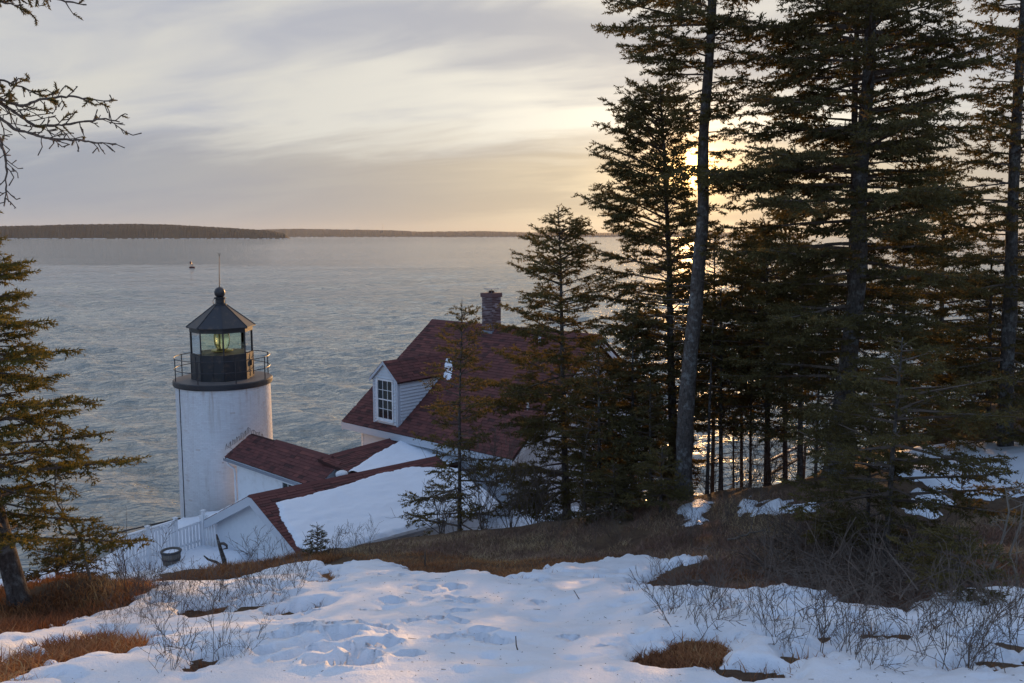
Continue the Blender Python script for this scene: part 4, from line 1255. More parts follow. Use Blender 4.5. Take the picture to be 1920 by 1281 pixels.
# dark kick board under the fence
# tub
bt = hit(322, 1062, 17); bt[2] += .2
tub = thing('tub_planter', 'round wooden half-barrel tub full of snow beside the picket fence', 'planter', tuple(bt))
for k in range(18):
    a0, a1 = 2 * PI * k / 18 + .01, 2 * PI * (k + 1) / 18 - .01
    w_ = lambda r, a, z: bt + A3(r * math.sin(a), -r * math.cos(a), z)
    mb = MB(); mb.add([w_(.255, a0, -.1), w_(.255, a1, -.1), w_(.30, a1, .33), w_(.30, a0, .33), w_(.225, a0, -.1), w_(.225, a1, -.1), w_(.265, a1, .33), w_(.265, a0, .33)], [(0, 1, 2, 3), (4, 7, 6, 5), (3, 2, 6, 7), (0, 4, 5, 1), (0, 3, 7, 4), (1, 5, 6, 2)])
    mb.build('stave', 'weathered_wood', tub)
for z in (.04, .26):
    r0 = .262 + .045 * z / .33
    mb = MB(); mb.lathe([(r0, z), (r0 + .014, z), (r0 + .02, z + .05), (r0 + .006, z + .05)], bt, 36, closed=True); mb.build('hoop', 'black_metal', tub)
mb = MB(); mb.lathe([(.22, .1), (.262, .26), (.18, .29), (.02, .305)], bt, 28); o = mb.build('snow_fill', 'roof_snow', tub, True)
# wire fence at the cliff edge
W0, W1 = at(205, 1002, 31.0), at(338, 972, 33.0)
wf = thing('wire_fence', 'thin wire mesh fence with a rusty top rail at the cliff edge', 'fence', tuple(W0))
mb = MB(); mb.tube([W0 - (W1 - W0) * .6, W0, W1], .03, 6); mb.build('top_rail', 'bark', wf)
for t_ in (-.5, 0.02, .5, .955):
    p = W0 + (W1 - W0) * t_
    mb = MB(); mb.tube([p + UP * .05, p - UP * 1.3], .032, 6); mb.build('post', 'bark', wf)
wm = MB()
L_ = np.linalg.norm(W1 - W0); dW = (W1 - W0) / L_
for i in range(int(L_ * 1.5 / .12)):
    s0 = W0 - (W1 - W0) * .5 + dW * i * .12
    wm.bar(s0, s0 + dW * 1.0 - UP * 1.0, .006); wm.bar(s0 - UP * 1.0, s0 + dW * 1.0, .006)
wm.bar(W0 - (W1 - W0) * .5 - UP * .55, W1 - UP * .55, .02)
wm.build('wire_mesh', 'grey_metal', wf)
# snow-topped hand rails on the right
def handrail(A, B, n, label, hgt):
    A, B = np.asarray(A), np.asarray(B)
    h_ = thing('handrail', label, 'handrail', tuple(A))
    mb = MB(); mb.bar(A, B, .05, .035); mb.build('rail', 'weathered_wood', h_)
    mb = MB(); mb.bar(A + UP * .04, B + UP * .04, .055, .03); mb.build('snow_strip', 'roof_snow', h_)
    mb = MB(); mb.bar(A - UP * hgt * .5, B - UP * hgt * .5, .06, .06); mb.build('rail', 'weathered_wood', h_)
    for i in range(n):
        p = A + (B - A) * (i + .05) / (n - .9)
        g_ = min(gz(p[0], p[1]), p[2] - .5)
        mb = MB(); mb.box(p - A3(.03, .03, p[2] - g_ + .2), A3(.06, 0, 0), A3(0, .06, 0), UP * (p[2] - g_ + .2)); mb.build('post', 'weathered_wood', h_)
handrail(at(1436, 869, 21.5), at(1570, 802, 26.5), 3, 'sloping snow-topped stair rail seen between the dark trunks', .7)
handrail(at(1700, 787, 29.0), at(1850, 772, 31.5), 3, 'level snow-topped rail on posts beyond the snow field at right', .7)
# broken snag
sg = thing('dead_snag', 'broken dark forked snag poking up before the shed gable', 'dead wood', tuple(at(424, 1075, 20.5)))
mb = MB(); mb.tube([at(424, 1075, 20.5), at(420, 1050, 20.5), at(413, 1028, 20.5), at(408, 1010, 20.6), at(406, 1002, 20.6)], [.07, .058, .045, .032, .015], 7)
mb.tube([at(411, 1020, 20.5), at(419, 1019, 20.45), at(425, 1023, 20.4), at(426, 1028, 20.4), at(418, 1030, 20.4)], [.035, .036, .03, .028, .012], 6); mb.build('stem', 'bark', sg)
mb = MB(); mb.tube([at(424, 1066, 20.5), at(405, 1054, 20.5), at(390, 1049, 20.5), at(382, 1042, 20.5)], [.045, .034, .026, .014], 6); mb.build('limb', 'bark', sg)
# ------------------------------------------------------------------ plants
def sprig_templates(n=8, tris=7, seed=0):
    """needle-covered shoots of unit length along +x, as loose triangles"""
    out = []
    r = np.random.default_rng(seed)
    for k in range(n):
        V = []
        for i in range(tris):
            s = (i + r.random()) / tris * 0.92
            ph = i * 2.4 + r.random()
            ang = math.radians(r.uniform(38, 62))
            ln = r.uniform(0.26, 0.42) * (1.0 if s < .8 else .8)
            d = np.array([math.cos(ang), math.sin(ang) * math.cos(ph), math.sin(ang) * math.sin(ph)])
            sd = np.array([math.cos(ang + 1.57) * .35, math.cos(ang) * math.cos(ph + 1.3), math.cos(ang) * math.sin(ph + 1.3)])
            sd /= np.linalg.norm(sd)
            p = np.array([s, 0, 0])
            w = r.uniform(0.062, 0.095)
            V += [p - sd * w, p + sd * w, p + d * ln]
        V += [np.array([.55, -.05, .02]), np.array([.55, .05, -.02]), np.array([1.18, 0, 0.03])]
        out.append(np.array(V))
    return np.array(out)       # (n, 3*tris+3, 3)
TPL = sprig_templates()
TPL_FINE = sprig_templates(8, 22, 3)

def frames(D, r):
    D = D / (np.linalg.norm(D, axis=1, keepdims=True) + 1e-9)
    A = r.normal(size=D.shape)
    Sx = np.cross(D, A); Sx /= np.linalg.norm(Sx, axis=1, keepdims=True) + 1e-9
    return D, Sx, np.cross(D, Sx)

def build_crown(P, D, L, name, mat, parent, seed, tint_bias=0.0, tpl=TPL, fat=1.0):
    """sprigs at points P along directions D of length L"""
    r = np.random.default_rng(seed)
    a, b_, c = frames(D, r)
    k = r.integers(0, len(tpl), len(P))
    T = tpl[k]
    V = P[:, None, :] + L[:, None, None] * (T[..., 0:1] * a[:, None] + fat * (T[..., 1:2] * b_[:, None] + T[..., 2:3] * c[:, None]))
    n, m_, _ = V.shape
    F = np.arange(n * m_, dtype=np.int32).reshape(-1, 3)
    clump = 0.22 * fbm(P[:, 0] * 2.2 + P[:, 2], P[:, 1] * 2.2 - P[:, 2] * 1.7, 3, 1.0)
    tint = np.clip(np.repeat(0.42 + clump * 1.6 + r.normal(0, .14, n) + tint_bias, m_), 0, 1)
    return np_mesh(name, V.reshape(-1, 3), F, mat, parent, tint)

def build_sticks(A, B, ra, rb, name, mat, parent, n=3):
    """many straight tapered twigs as one mesh"""
    A, B = np.asarray(A), np.asarray(B)
    r = np.random.default_rng(1)
    d, s, u = frames(B - A, r)
    ang = np.arange(n) * 2 * PI / n
    ring = np.cos(ang)[None, :, None] * s[:, None] + np.sin(ang)[None, :, None] * u[:, None]
    V = np.concatenate([A[:, None] + ring * np.asarray(ra)[:, None, None], B[:, None] + ring * np.asarray(rb)[:, None, None]], 1)
    base = np.arange(len(A))[:, None] * 2 * n
    F = []
    for j in range(n):
        F.append(np.stack([base[:, 0] + j, base[:, 0] + (j + 1) % n, base[:, 0] + n + (j + 1) % n, base[:, 0] + n + j], -1))
    return np_mesh(name, V.reshape(-1, 3), np.concatenate(F), mat, parent)

def px_path(pts, D):
    return [at(px, py, D) for px, py in pts]

def spruce(label, D, path, r0, r1, prof, seed, whorl=0.42, per=5, droop=0.25, dens=1.0, size=0.15, dead=None, mat='needles', name='spruce_tree', bias=0.0, lift=0.25, sec=0.42, tpl=TPL, fat=1.22, group=None, needle_from=0.42, sub=True, base_z=None, gaps=0.16):
    """path: trunk line in photo pixels (bottom first) at distance D; prof: (row, reach left, reach right) in pixels"""
    r = np.random.default_rng(seed)
    T = np.array(px_path(path, D))
    T[:, 1] += r.normal(0, .04, len(T)).cumsum()
    g_ = gz(T[0, 0], T[0, 1])
    if base_z is None:
        T[0, 2] = min(T[0, 2], g_) - 0.15
    root = thing(name, label, 'tree', tuple(T[0]), group)
    # dense trunk line
    seg = np.concatenate([[0], np.cumsum(np.linalg.norm(np.diff(T, axis=0), axis=1))])
    tt = np.linspace(0, seg[-1], max(10, int(seg[-1] / .45)))
    TP = np.stack([np.interp(tt, seg, T[:, i]) for i in range(3)], -1)
    f = tt / seg[-1]
    rad = r0 + (r1 - r0) * f
    rad = rad * (1 + 0.40 * np.exp(-tt / 0.25)) * (1 + 0.05 * r.normal(size=len(tt)))
    TPj = TP + np.stack([fbm(tt * .5 + seed, tt * 0, 2), fbm(tt * .5, tt * 0 + seed, 2), tt * 0], -1) * r0 * .35
    mb = MB(); mb.tube(TPj, rad, 10 if r0 > .08 else 6); mb.build('trunk', 'bark', root, True)
    # profile in metres against height
    pz = np.array([at(960, q_[0], D)[2] for q_ in prof]); o_ = np.argsort(pz)
    pz = pz[o_]
    pl = np.array([q_[1] for q_ in prof])[o_] * D / FOC; prr = np.array([q_[2] for q_ in prof])[o_] * D / FOC
    zt, zb2 = pz[-1], pz[0]
    PA, PB, RA, RB = [], [], [], []
    SP_, SD_, SL_ = [], [], []
    z = zb2
    az0 = r.uniform(0, 6.28)
    top_z = TP[-1, 2]
    brs = []
    while z < min(zt, top_z) - 0.04:
        nn = per + 1 + r.integers(-1, 2)
        az0 += r.uniform(.3, 1.0)
        for k in range(max(nn, 2)):
            brs.append((z + r.uniform(-.35, .35) * whorl, az0 + 2 * PI * k / max(nn, 1) + r.normal(0, .22), 1.0, False))
        rel = (z - zb2) / max(zt - zb2, .1)
        z += whorl * (.88 - .4 * rel)
    if dead:
        for zz in np.arange(at(960, dead[0], D)[2], at(960, dead[1], D)[2], .3):
            for k in range(2):
                brs.append((zz + r.uniform(-.2, .2), r.uniform(0, 6.28), r.uniform(.3, 1), True))
    for zq, az, lm, isdead in brs:
        P0 = np.array([np.interp(zq, TP[:, 2], TP[:, i]) for i in range(3)])
        P0[2] = zq
        dx, dy = math.cos(az), math.sin(az)
        w_ = (dx + 1) / 2
        Rz = 1.12 * (np.interp(zq, pz, pl) * (1 - w_) + np.interp(zq, pz, prr) * w_)
        Lb = Rz * r.uniform(.55, 1.18) * lm
        if not isdead and gaps and r.random() < gaps: Lb *= r.uniform(.2, .55)
        if not isdead and gaps and r.random() < gaps * .6: continue
        if isdead: Lb = lm * 1.1
        if Lb < .05: continue
        rel = np.clip((zq - zb2) / max(zt - zb2, .1), 0, 1)
        up = lift * (0.1 + 1.6 * rel ** 1.5) + r.normal(0, .07)
        dr = droop * (1.15 - .8 * rel)
        cu = dr * .75
        ns = max(4, int(Lb / .35) + 2)
        s = np.linspace(0, 1, ns)
        side = r.normal(0, .10)
        hor = np.stack([dx * s - dy * side * s * s, dy * s + dx * side * s * s], -1) * Lb
        zz = Lb * (up * s - dr * s ** 2 + cu * s ** 3)
        B = np.concatenate([P0[:2] + hor, (P0[2] + zz)[:, None]], 1)
        br0 = min(0.010 + 0.0115 * Lb, .05) * (.8 if isdead else 1)
        brad = br0 * (1 - s * .88)
        PA += list(B[:-1]); PB += list(B[1:]); RA += list(brad[:-1]); RB += list(brad[1:])
        # secondaries
        st = (0.125 if not isdead else .28) / dens
        sj = np.arange(0.16 + r.random() * .05, .985, st / Lb * max(.6, min(1, Lb)))
        if len(sj) == 0: sj = np.array([.5])
        tang = np.stack([np.interp(sj, s, np.gradient(B[:, i], s)) for i in range(3)], -1)
        tang /= np.linalg.norm(tang, axis=1, keepdims=True)
        pos = np.stack([np.interp(sj, s, B[:, i]) for i in range(3)], -1)
        sdv = np.cross(tang, UP); sdv /= np.linalg.norm(sdv, axis=1, keepdims=True) + 1e-9
        sgn = np.where(np.arange(len(sj)) % 2 == 0, 1, -1)[:, None]
        beta = np.radians(r.uniform(42, 68, len(sj)))[:, None]
        vert = r.normal(-.10, .20, len(sj))[:, None] * UP
        dv = np.cos(beta) * tang + np.sin(beta) * sdv * sgn + vert
        dv /= np.linalg.norm(dv, axis=1, keepdims=True)
        ll = np.clip(Lb * sec * (1 - sj) ** .75 * np.clip(sj * 3.2, .35, 1) * r.uniform(.55, 1.15, len(sj)) + .09, .07, 1.1)
        if isdead: ll *= .6
        e_ = pos + dv * ll[:, None] + UP * (-.05 * ll ** 1.5)[:, None] * (1 + 2 * droop)
        PA += list(pos); PB += list(e_); RA += [.0048] * len(sj); RB += [.002] * len(sj)
        if isdead:
            for p_, q_, l_ in zip(pos, e_, ll):
                for f_ in r.uniform(.3, 1, 3):
                    a_ = p_ + (q_ - p_) * f_
                    PA.append(a_); PB.append(a_ + r.normal(0, .07, 3) + (q_ - p_) * .15); RA.append(.003); RB.append(.0015)
            continue
        # needle shoots: along the outer branch, along each secondary and to both sides of it
        for p_, q_, l_, sq in zip(pos, e_, ll, sj):
            v_ = q_ - p_
            vn = v_ / (np.linalg.norm(v_) + 1e-9)
            nsh = max(1, int(l_ / (size * .62)))
            fr_ = (np.arange(nsh) + r.random(nsh) * .6) / nsh
            if sq < needle_from: fr_ = fr_[fr_ > .55]
            if len(fr_) == 0: continue
            pp = p_ + fr_[:, None] * v_
            SP_.append(pp); SD_.append(np.tile(vn, (len(fr_), 1)) + r.normal(0, .14, (len(fr_), 3))); SL_.append(size * r.uniform(.8, 1.2, len(fr_)))
            # side twigs, each carrying shoots
            lat = np.cross(vn, UP); lat /= np.linalg.norm(lat) + 1e-9
            nt = max(1, int(l_ / (size * .55)))
            ft = (np.arange(nt) + r.random(nt)) / nt
            if sq < needle_from: ft = ft[ft > .5]
            for fq in ft:
                for sg_ in (-1, 1):
                    l3 = l_ * .42 * (1 - fq) * r.uniform(.5, 1.2) + size * .45
                    d3 = vn * .72 + sg_ * lat * .72 + UP * r.normal(-.02, .24)
                    d3 /= np.linalg.norm(d3)
                    s3 = p_ + fq * v_
                    n3 = max(1, int(round(l3 / (size * .75))))
                    k3 = np.arange(n3) / n3
                    SP_.append(s3 + (k3 * l3)[:, None] * d3); SD_.append(np.tile(d3, (n3, 1)) + r.normal(0, .13, (n3, 3))); SL_.append(np.full(n3, size * r.uniform(.75, 1.1)))
                    if l3 > size * 1.2: PA.append(s3); PB.append(s3 + d3 * l3); RA.append(.003); RB.append(.0015)
        nm = np.arange(.55, 1.0, size * .8 / Lb)
        pm_ = np.stack([np.interp(nm, s, B[:, i]) for i in range(3)], -1)
        tm = np.stack([np.interp(nm, s, np.gradient(B[:, i], s)) for i in range(3)], -1)
        SP_.append(pm_); SD_.append(tm / (np.linalg.norm(tm, axis=1, keepdims=True) + 1e-9) + r.normal(0, .1, tm.shape)); SL_.append(size * r.uniform(.8, 1.2, len(nm)))
    # leader
    zl = np.arange(min(zt, top_z) - .5, min(zt, top_z), .07)
    pl_ = np.stack([np.interp(zl, TP[:, 2], TP[:, i]) for i in range(3)], -1)
    SP_.append(pl_); SD_.append(np.tile(UP, (len(zl), 1)) + r.normal(0, .35, (len(zl), 3))); SL_.append(np.full(len(zl), size * .8))
    build_sticks(PA, PB, RA, RB, 'limbs', 'twig', root)['kind'] = 'stuff'
    STAT.append((len(PA), sum(map(len, SP_)), label[:40]))
    if SP_:
        build_crown(np.concatenate(SP_), np.concatenate(SD_), np.concatenate(SL_), 'crown', mat, root, seed, bias, tpl, fat)['kind'] = 'stuff'
    return root

STAT = []
# the two big trunks and the trees around them
big = spruce('tall spruce with a bare lichen-grey lower trunk standing before the low sun', 18, [(1278, 935), (1290, 750), (1305, 560), (1318, 380), (1328, 180), (1335, 0), (1341, -260)], .195, .06,
       [(450, 20, 50), (400, 60, 90), (345, 50, 95), (312, 20, 50), (262, 45, 50), (215, 60, 95), (170, 110, 85), (90, 205, 95), (20, 175, 95), (-60, 140, 90), (-150, 100, 90), (-260, 8, 8)], 11, whorl=.46, per=4, droop=.12, dens=.95, sec=.5, size=.162, dead=(640, 430), bias=-.05, lift=.12)
mb = MB(); mb.lathe([(.05, 0), (.07, .03), (.0, .05)], (0, 0, 0), 10)
spruce('massive dark spruce with thick scarred trunk right of the sun', 16.5, [(1563, 900), (1585, 740), (1612, 480), (1628, 200), (1640, 0), (1655, -330)], .205, .065,
       [(800, 60, 90), (740, 170, 150), (640, 215, 170), (540, 240, 190), (430, 270, 210), (330, 300, 205), (250, 255, 210), (150, 225, 200), (80, 245, 210), (0, 225, 195), (-120, 160, 150), (-330, 8, 8)], 12, gaps=.10, whorl=.48, per=6, droop=.22, dens=.92, size=.162, bias=-.1, lift=.1, dead=(860, 700))
sc = at(1601, 632, 16.2)
mb = MB()
mb.tube([sc + A3(.02, .12, 0), sc + A3(0, -.02, 0)], [.085, .08], 12)
spruce('slender second stem close behind the massive scarred trunk', 17.6, [(1592, 905), (1594, 600), (1600, 350), (1607, 100), (1610, -150)], .12, .03,
       [(620, 60, 60), (480, 120, 110), (300, 130, 120), (120, 120, 110), (-150, 5, 5)], 13, whorl=.62, per=4, size=.16, dens=.8, bias=-.1)
spruce('spruce with a pale trunk cut by the right edge of the view', 18, [(1886, 905), (1895, 500), (1901, 300), (1912, 0), (1920, -260)], .17, .05,
       [(850, 100, 120), (700, 120, 120), (550, 150, 120), (430, 130, 120), (330, 115, 110), (250, 115, 100), (180, 60, 90), (120, 55, 90), (0, 90, 90), (-250, 5, 5)], 14, gaps=.08, whorl=.48, per=5, droop=.3, size=.165, dens=.9)
spruce('bushy spruce crown just left of the bare grey trunk, against the sunlit sky', 21, [(1264, 915), (1255, 480), (1236, 165)], .13, .02,
       [(900, 50, 50), (800, 95, 60), (690, 120, 70), (560, 120, 75), (440, 140, 60), (340, 118, 34), (290, 105, 36), (250, 92, 60), (205, 66, 50), (165, 10, 8)], 15, gaps=.07, whorl=.40, per=6, droop=.22, size=.17, dens=.95, fat=1.25, lift=.4, sec=.5)
spruce('well-formed spruce with a pointed top standing in front of the house roof', 22, [(1064, 955), (1055, 640), (1047, 388)], .12, .012,
       [(950, 130, 110), (880, 165, 110), (780, 150, 110), (700, 130, 110), (640, 135, 90), (600, 85, 86), (560, 72, 82), (520, 82, 75), (455, 48, 62), (412, 16, 22), (388, 3, 3)], 16, gaps=.05, whorl=.38, per=5, droop=.25, size=.165, bias=.12, lift=.3)
spruce('thin ragged spruce with a bare leader before the dormer', 20.5, [(862, 995), (862, 760), (866, 562)], .06, .008,
       [(985, 150, 90), (930, 130, 100), (880, 75, 85), (800, 62, 70), (760, 70, 66), (700, 58, 46), (640, 46, 40), (610, 22, 34), (575, 7, 8)], 17, whorl=.42, per=4, droop=.12, size=.162, bias=.2, lift=.35, dens=.9, fat=1.1)
spruce('dark spruce on a thin stem between the two big trunks', 20.5, [(1440, 920), (1437, 520), (1433, 415)], .085, .015,
       [(780, 100, 105), (640, 125, 125), (520, 95, 100), (415, 6, 6)], 18, gaps=.06, whorl=.42, per=5, size=.17, dead=(900, 730))
spruce('slim dark spruce right behind the bare grey trunk', 20.5, [(1352, 918), (1352, 700), (1353, 545)], .065, .012, [(800, 60, 60), (700, 80, 85), (640, 85, 85), (545, 5, 5)], 19, gaps=.05, whorl=.45, per=4, size=.16, dead=(890, 780))
spruce('thin-stemmed spruce at the cliff edge against the golden glitter', 22, [(1392, 915), (1392, 650), (1394, 470)], .055, .012, [(780, 75, 75), (680, 90, 95), (580, 90, 90), (470, 5, 5)], 20, gaps=.06, whorl=.46, per=4, size=.18, dead=(900, 770))
spruce('shaded spruce just left of the massive scarred trunk', 19.5, [(1502, 908), (1505, 700), (1506, 480)], .08, .015, [(810, 95, 100), (640, 115, 110), (480, 6, 6)], 21, gaps=.05, whorl=.40, per=4, size=.17, dead=(890, 800))
spruce('low dark spruce nearest the lit water left of the bare trunk', 19.5, [(1122, 962), (1122, 800), (1121, 635)], .06, .01, [(950, 85, 80), (850, 85, 75), (740, 62, 58), (635, 4, 4)], 22, gaps=.04, whorl=.36, per=5, size=.17, bias=-.1)
spruce('dark spruce wedged between the pointed spruce and the bare trunk', 20, [(1186, 958), (1187, 780), (1188, 590)], .07, .01, [(940, 95, 85), (800, 78, 74), (700, 56, 52), (590, 4, 4)], 23, gaps=.04, whorl=.36, per=5, size=.17, bias=-.12)
spruce('short dense spruce touching the foot of the bare grey trunk on its left', 18.6, [(1220, 955), (1221, 840), (1220, 712)], .06, .01, [(940, 75, 60), (830, 58, 46), (712, 4, 4)], 24, gaps=.04, whorl=.32, per=5, size=.165, bias=-.05)
spruce('little bushy spruce in the heath beside the bare trunk', 16.8, [(1240, 938), (1241, 895), (1242, 842)], .035, .008, [(928, 66, 60), (890, 48, 42), (842, 4, 4)], 25, whorl=.16, per=5, size=.13, bias=.1, lift=.45)
spruce('rounded dark spruce bush left of the little bushy one', 17.8, [(1150, 965), (1150, 920), (1149, 868)], .04, .008, [(955, 80, 70), (910, 60, 52), (868, 4, 4)], 26, whorl=.17, per=6, size=.14, bias=-.15)
spruce('broad dark spruce filling the gap behind the right-hand fence rail', 24, [(1762, 870), (1768, 600), (1772, 300)], .11, .02, [(850, 110, 120), (700, 130, 140), (560, 120, 120), (430, 90, 90), (300, 6, 6)], 27, whorl=.5, per=5, size=.19, droop=.35)
spruce('spruce half out of view beyond the pale right-edge trunk', 25, [(1962, 870), (1966, 500), (1968, 180)], .12, .02, [(850, 150, 120), (650, 140, 120), (450, 110, 90), (180, 6, 6)], 28, whorl=.55, per=5, size=.2, droop=.35)
spruce('layered spruce with flat spreading boughs in front of the far snow field', 11.6, [(1660, 1060), (1672, 850), (1690, 632)], .06, .010,
       [(1010, 120, 110), (950, 200, 200), (890, 190, 225), (800, 195, 200), (740, 130, 145), (685, 62, 72), (632, 3, 3)], 29, whorl=.34, per=4, droop=.10, size=.115, bias=-.05, lift=.16, dens=1.0)
spruce('smaller stem leaning beside the layered spruce on its left', 12.2, [(1627, 1052), (1634, 900), (1640, 745)], .045, .010, [(985, 120, 80), (900, 130, 90), (820, 90, 70), (745, 4, 4)], 30, whorl=.36, per=4, droop=.12, size=.12, bias=-.05, lift=.15)
spruce('young spruce on a thin bare stem rising from the snow at right', 8.3, [(1797, 1226), (1799, 1110), (1801, 985)], .022, .005, [(1105, 105, 85), (1065, 110, 82), (1022, 66, 60), (985, 4, 4)], 31, whorl=.13, per=4, droop=.10, size=.075, bias=.05, lift=.25)
spruce('sunlit leaning spruce whose boughs reach in from the left edge', 10.6, [(45, 1158), (18, 1085), (-2, 1018), (-38, 880), (-58, 700), (-70, 500), (-78, 330)], .145, .03,
       [(1000, 150, 215), (940, 150, 195), (870, 150, 235), (760, 150, 190), (680, 150, 168), (640, 150, 120), (600, 150, 125), (500, 130, 108), (472, 120, 50), (400, 90, 30), (330, 5, 5)], 32, gaps=.04, whorl=.36, per=6, droop=.16, size=.125, mat='sunny_needles', lift=.10, dens=1.2, fat=1.2, sec=.40)
spruce('low dark evergreen bush in the yard snow beside the leaning spruce', 12.6, [(105, 1128), (106, 1070), (108, 1010)], .03, .008, [(1118, 90, 95), (1075, 66, 78), (1010, 4, 4)], 33, whorl=.16, per=5, size=.115, bias=-.05)
spruce('tiny fir seedling in front of the snowy shed roof', 16.8, [(597, 1052), (596, 1020), (594, 984)], .012, .004, [(1040, 26, 30), (1020, 18, 20), (984, 2, 2)], 34, whorl=.09, per=4, size=.07, bias=-.1, lift=.35)

spruce('dim spruce deep in the stand behind the layered spruce', 20.5, [(1690, 890), (1694, 640), (1697, 400)], .09, .015, [(860, 120, 120), (700, 130, 125), (540, 100, 100), (400, 5, 5)], 35, whorl=.5, per=4, size=.18, bias=-.15)
spruce('dim spruce at the far right of the stand in front of the rail', 19, [(1850, 880), (1853, 640), (1856, 470)], .08, .015, [(840, 110, 110), (700, 115, 115), (570, 85, 85), (470, 5, 5)], 36, whorl=.48, per=4, size=.17, bias=-.15)

for lb, D, pth, r0_, sd0 in (('thin dead spruce pole left of the dark thin stem, against the golden water', 20.8, [(1408, 918), (1410, 760), (1414, 560)], .04, 81), ('leaning dead pole just right of the bare grey trunk', 19.6, [(1328, 925), (1332, 780), (1340, 600)], .05, 82),
                              ('dead pole with snags close to the sloping stair rail', 20.2, [(1470, 915), (1468, 780), (1462, 600)], .045, 83), ('short dead spruce stub between two thin stems', 21.2, [(1376, 918), (1374, 840), (1371, 770)], .035, 84), ('thin dead pole in front of the massive trunk foot', 18.4, [(1530, 915), (1534, 760), (1540, 590)], .04, 85)):
    spruce(lb, D, pth, r0_, .012, [(pth[-1][1] + 30, 20, 20), (pth[-1][1], 4, 4)], sd0, whorl=.3, per=2, size=.12, dead=(900, pth[-1][1] + 20), dens=.5, gaps=0)
spruce('dusky spruce whose crown fills the gap above the sloping stair rail', 22.5, [(1476, 912), (1474, 640), (1472, 372)], .08, .015, [(760, 85, 85), (640, 115, 115), (520, 110, 110), (430, 60, 60), (372, 5, 5)], 91, gaps=.06, whorl=.46, per=4, size=.18, dead=(890, 770))
spruce('dusky spruce just right of the bare grey trunk at the cliff edge', 22.8, [(1336, 916), (1337, 640), (1338, 432)], .07, .014, [(790, 70, 70), (660, 90, 95), (540, 70, 75), (432, 5, 5)], 92, gaps=.06, whorl=.46, per=4, size=.18, dead=(890, 800))
# ------------------------------------------------------------------ bare wood
def bare_plant(name, label, cat, P, h, seed, stems=4, depth=3, spread=.55, r0=.008, mat='twig', group=None, lean=(0, 0), kids=4):
    """leafless shrub: forked stems"""
    r = np.random.default_rng(seed)
    A, B, RA, RB = [], [], [], []
    def grow(p, d, L, rad, lev):
        n = 3
        for i in range(n):
            d = d + r.normal(0, .16, 3) + UP * .06
            d /= np.linalg.norm(d)
            q = p + d * L / n
            A.append(p); B.append(q); RA.append(rad * (1 - i * .2)); RB.append(rad * (1 - (i + 1) * .2))
            p = q
            if lev < depth:
                for k in range(kids // 2 if i < 2 else kids - 1):
                    if r.random() < .8:
                        s = r.normal(0, 1, 3); s -= d * (s @ d); s /= np.linalg.norm(s)
                        d2 = d * .75 + s * r.uniform(.4, .85) + UP * .1
                        grow(p, d2 / np.linalg.norm(d2), L * r.uniform(.32, .60), rad * .55, lev + 1)
    for k in range(stems):
        d = A3(r.normal(0, spread) + lean[0], r.normal(0, spread) + lean[1], 1.0)
        grow(np.asarray(P) + A3(r.normal(0, .04), r.normal(0, .04), -.05), d / np.linalg.norm(d), h * r.uniform(.6, 1.0), r0, 1)
    o = build_sticks(A, B, np.maximum(RA, .0022), np.maximum(RB, .0015), name, mat, None)
    o.data.transform(Matrix.Translation(-Vector(P))); o.location = Vector(P)
    tag(o, label, cat, group)
    return o

# tall bare bushes before the house
for i, (px, D, hh, lb) in enumerate([(905, 19.6, 2.4, 'tall leafless bush hiding the house eave right of the thin ragged spruce'), (955, 19.8, 2.6, 'tall grey leafless bush in front of the ground-floor window'), (1000, 19.6, 1.9, 'leafless bush against the lower wall of the house'), (830, 19.0, 1.2, 'low leafless bush at the foot of the thin ragged spruce')]):
    p = base_on(px, D)
    bare_plant('bare_bush', lb, 'bush', p, hh * .8, 60 + i, 7, 3, .28, .014, kids=4)
for i, (px, D, hh, lb) in enumerate([(1338, 20.3, 1.9, 'tangled leafless bush just right of the bare grey trunk foot'), (1385, 20.6, 2.2, 'tangled leafless bush between the thin dark stems, lit golden from behind'), (1432, 20.0, 1.7, 'tangled leafless bush at the foot of the dark thin spruce'), (1492, 19.6, 2.0, 'tangled leafless bush below the sloping stair rail'), (1545, 18.2, 1.5, 'tangled leafless bush at the foot of the massive scarred trunk')]):
    bare_plant('bare_bush', lb, 'bush', base_on(px, D), hh * .8, 160 + i, 9, 3, .38, .012, kids=4)
# pale sapling at left
def crooked(label, D, pts, r0, seed, mat, name='bare_sapling'):
    r = np.random.default_rng(seed)
    P = np.array(px_path(pts, D)); P[0, 2] = min(P[0, 2], gz(P[0, 0], P[0, 1])) - .05
    s_ = thing(name, label, 'sapling', tuple(P[0]))
    mb = MB(); mb.tube(P, np.linspace(r0, r0 * .3, len(P)), 7); mb.build('stem', mat, s_, True)
    A, B, RA, RB = [], [], [], []
    def twig(p, d, L, rad, lev):
        for i in range(3):
            d = d + r.normal(0, .2, 3); d /= np.linalg.norm(d)
            q = p + d * L / 3
            A.append(p); B.append(q); RA.append(rad); RB.append(rad * .7); rad *= .75; p = q
            if lev < 2 and r.random() < .8:
                s = r.normal(0, 1, 3); d2 = d + s / np.linalg.norm(s) * .8
                twig(p, d2 / np.linalg.norm(d2), L * .5, rad * .7, lev + 1)
    for f_ in np.linspace(.3, .98, 11):
        i = f_ * (len(P) - 1); k = int(i)
        p = P[k] + (P[min(k + 1, len(P) - 1)] - P[k]) * (i - k)
        s = r.normal(0, 1, 3); s[2] = abs(s[2]) * .6 + .3
        twig(p, s / np.linalg.norm(s), r.uniform(.25, .6), r0 * .35, 1)
    build_sticks(A, B, RA, RB, 'branches', mat, s_)['kind'] = 'stuff'
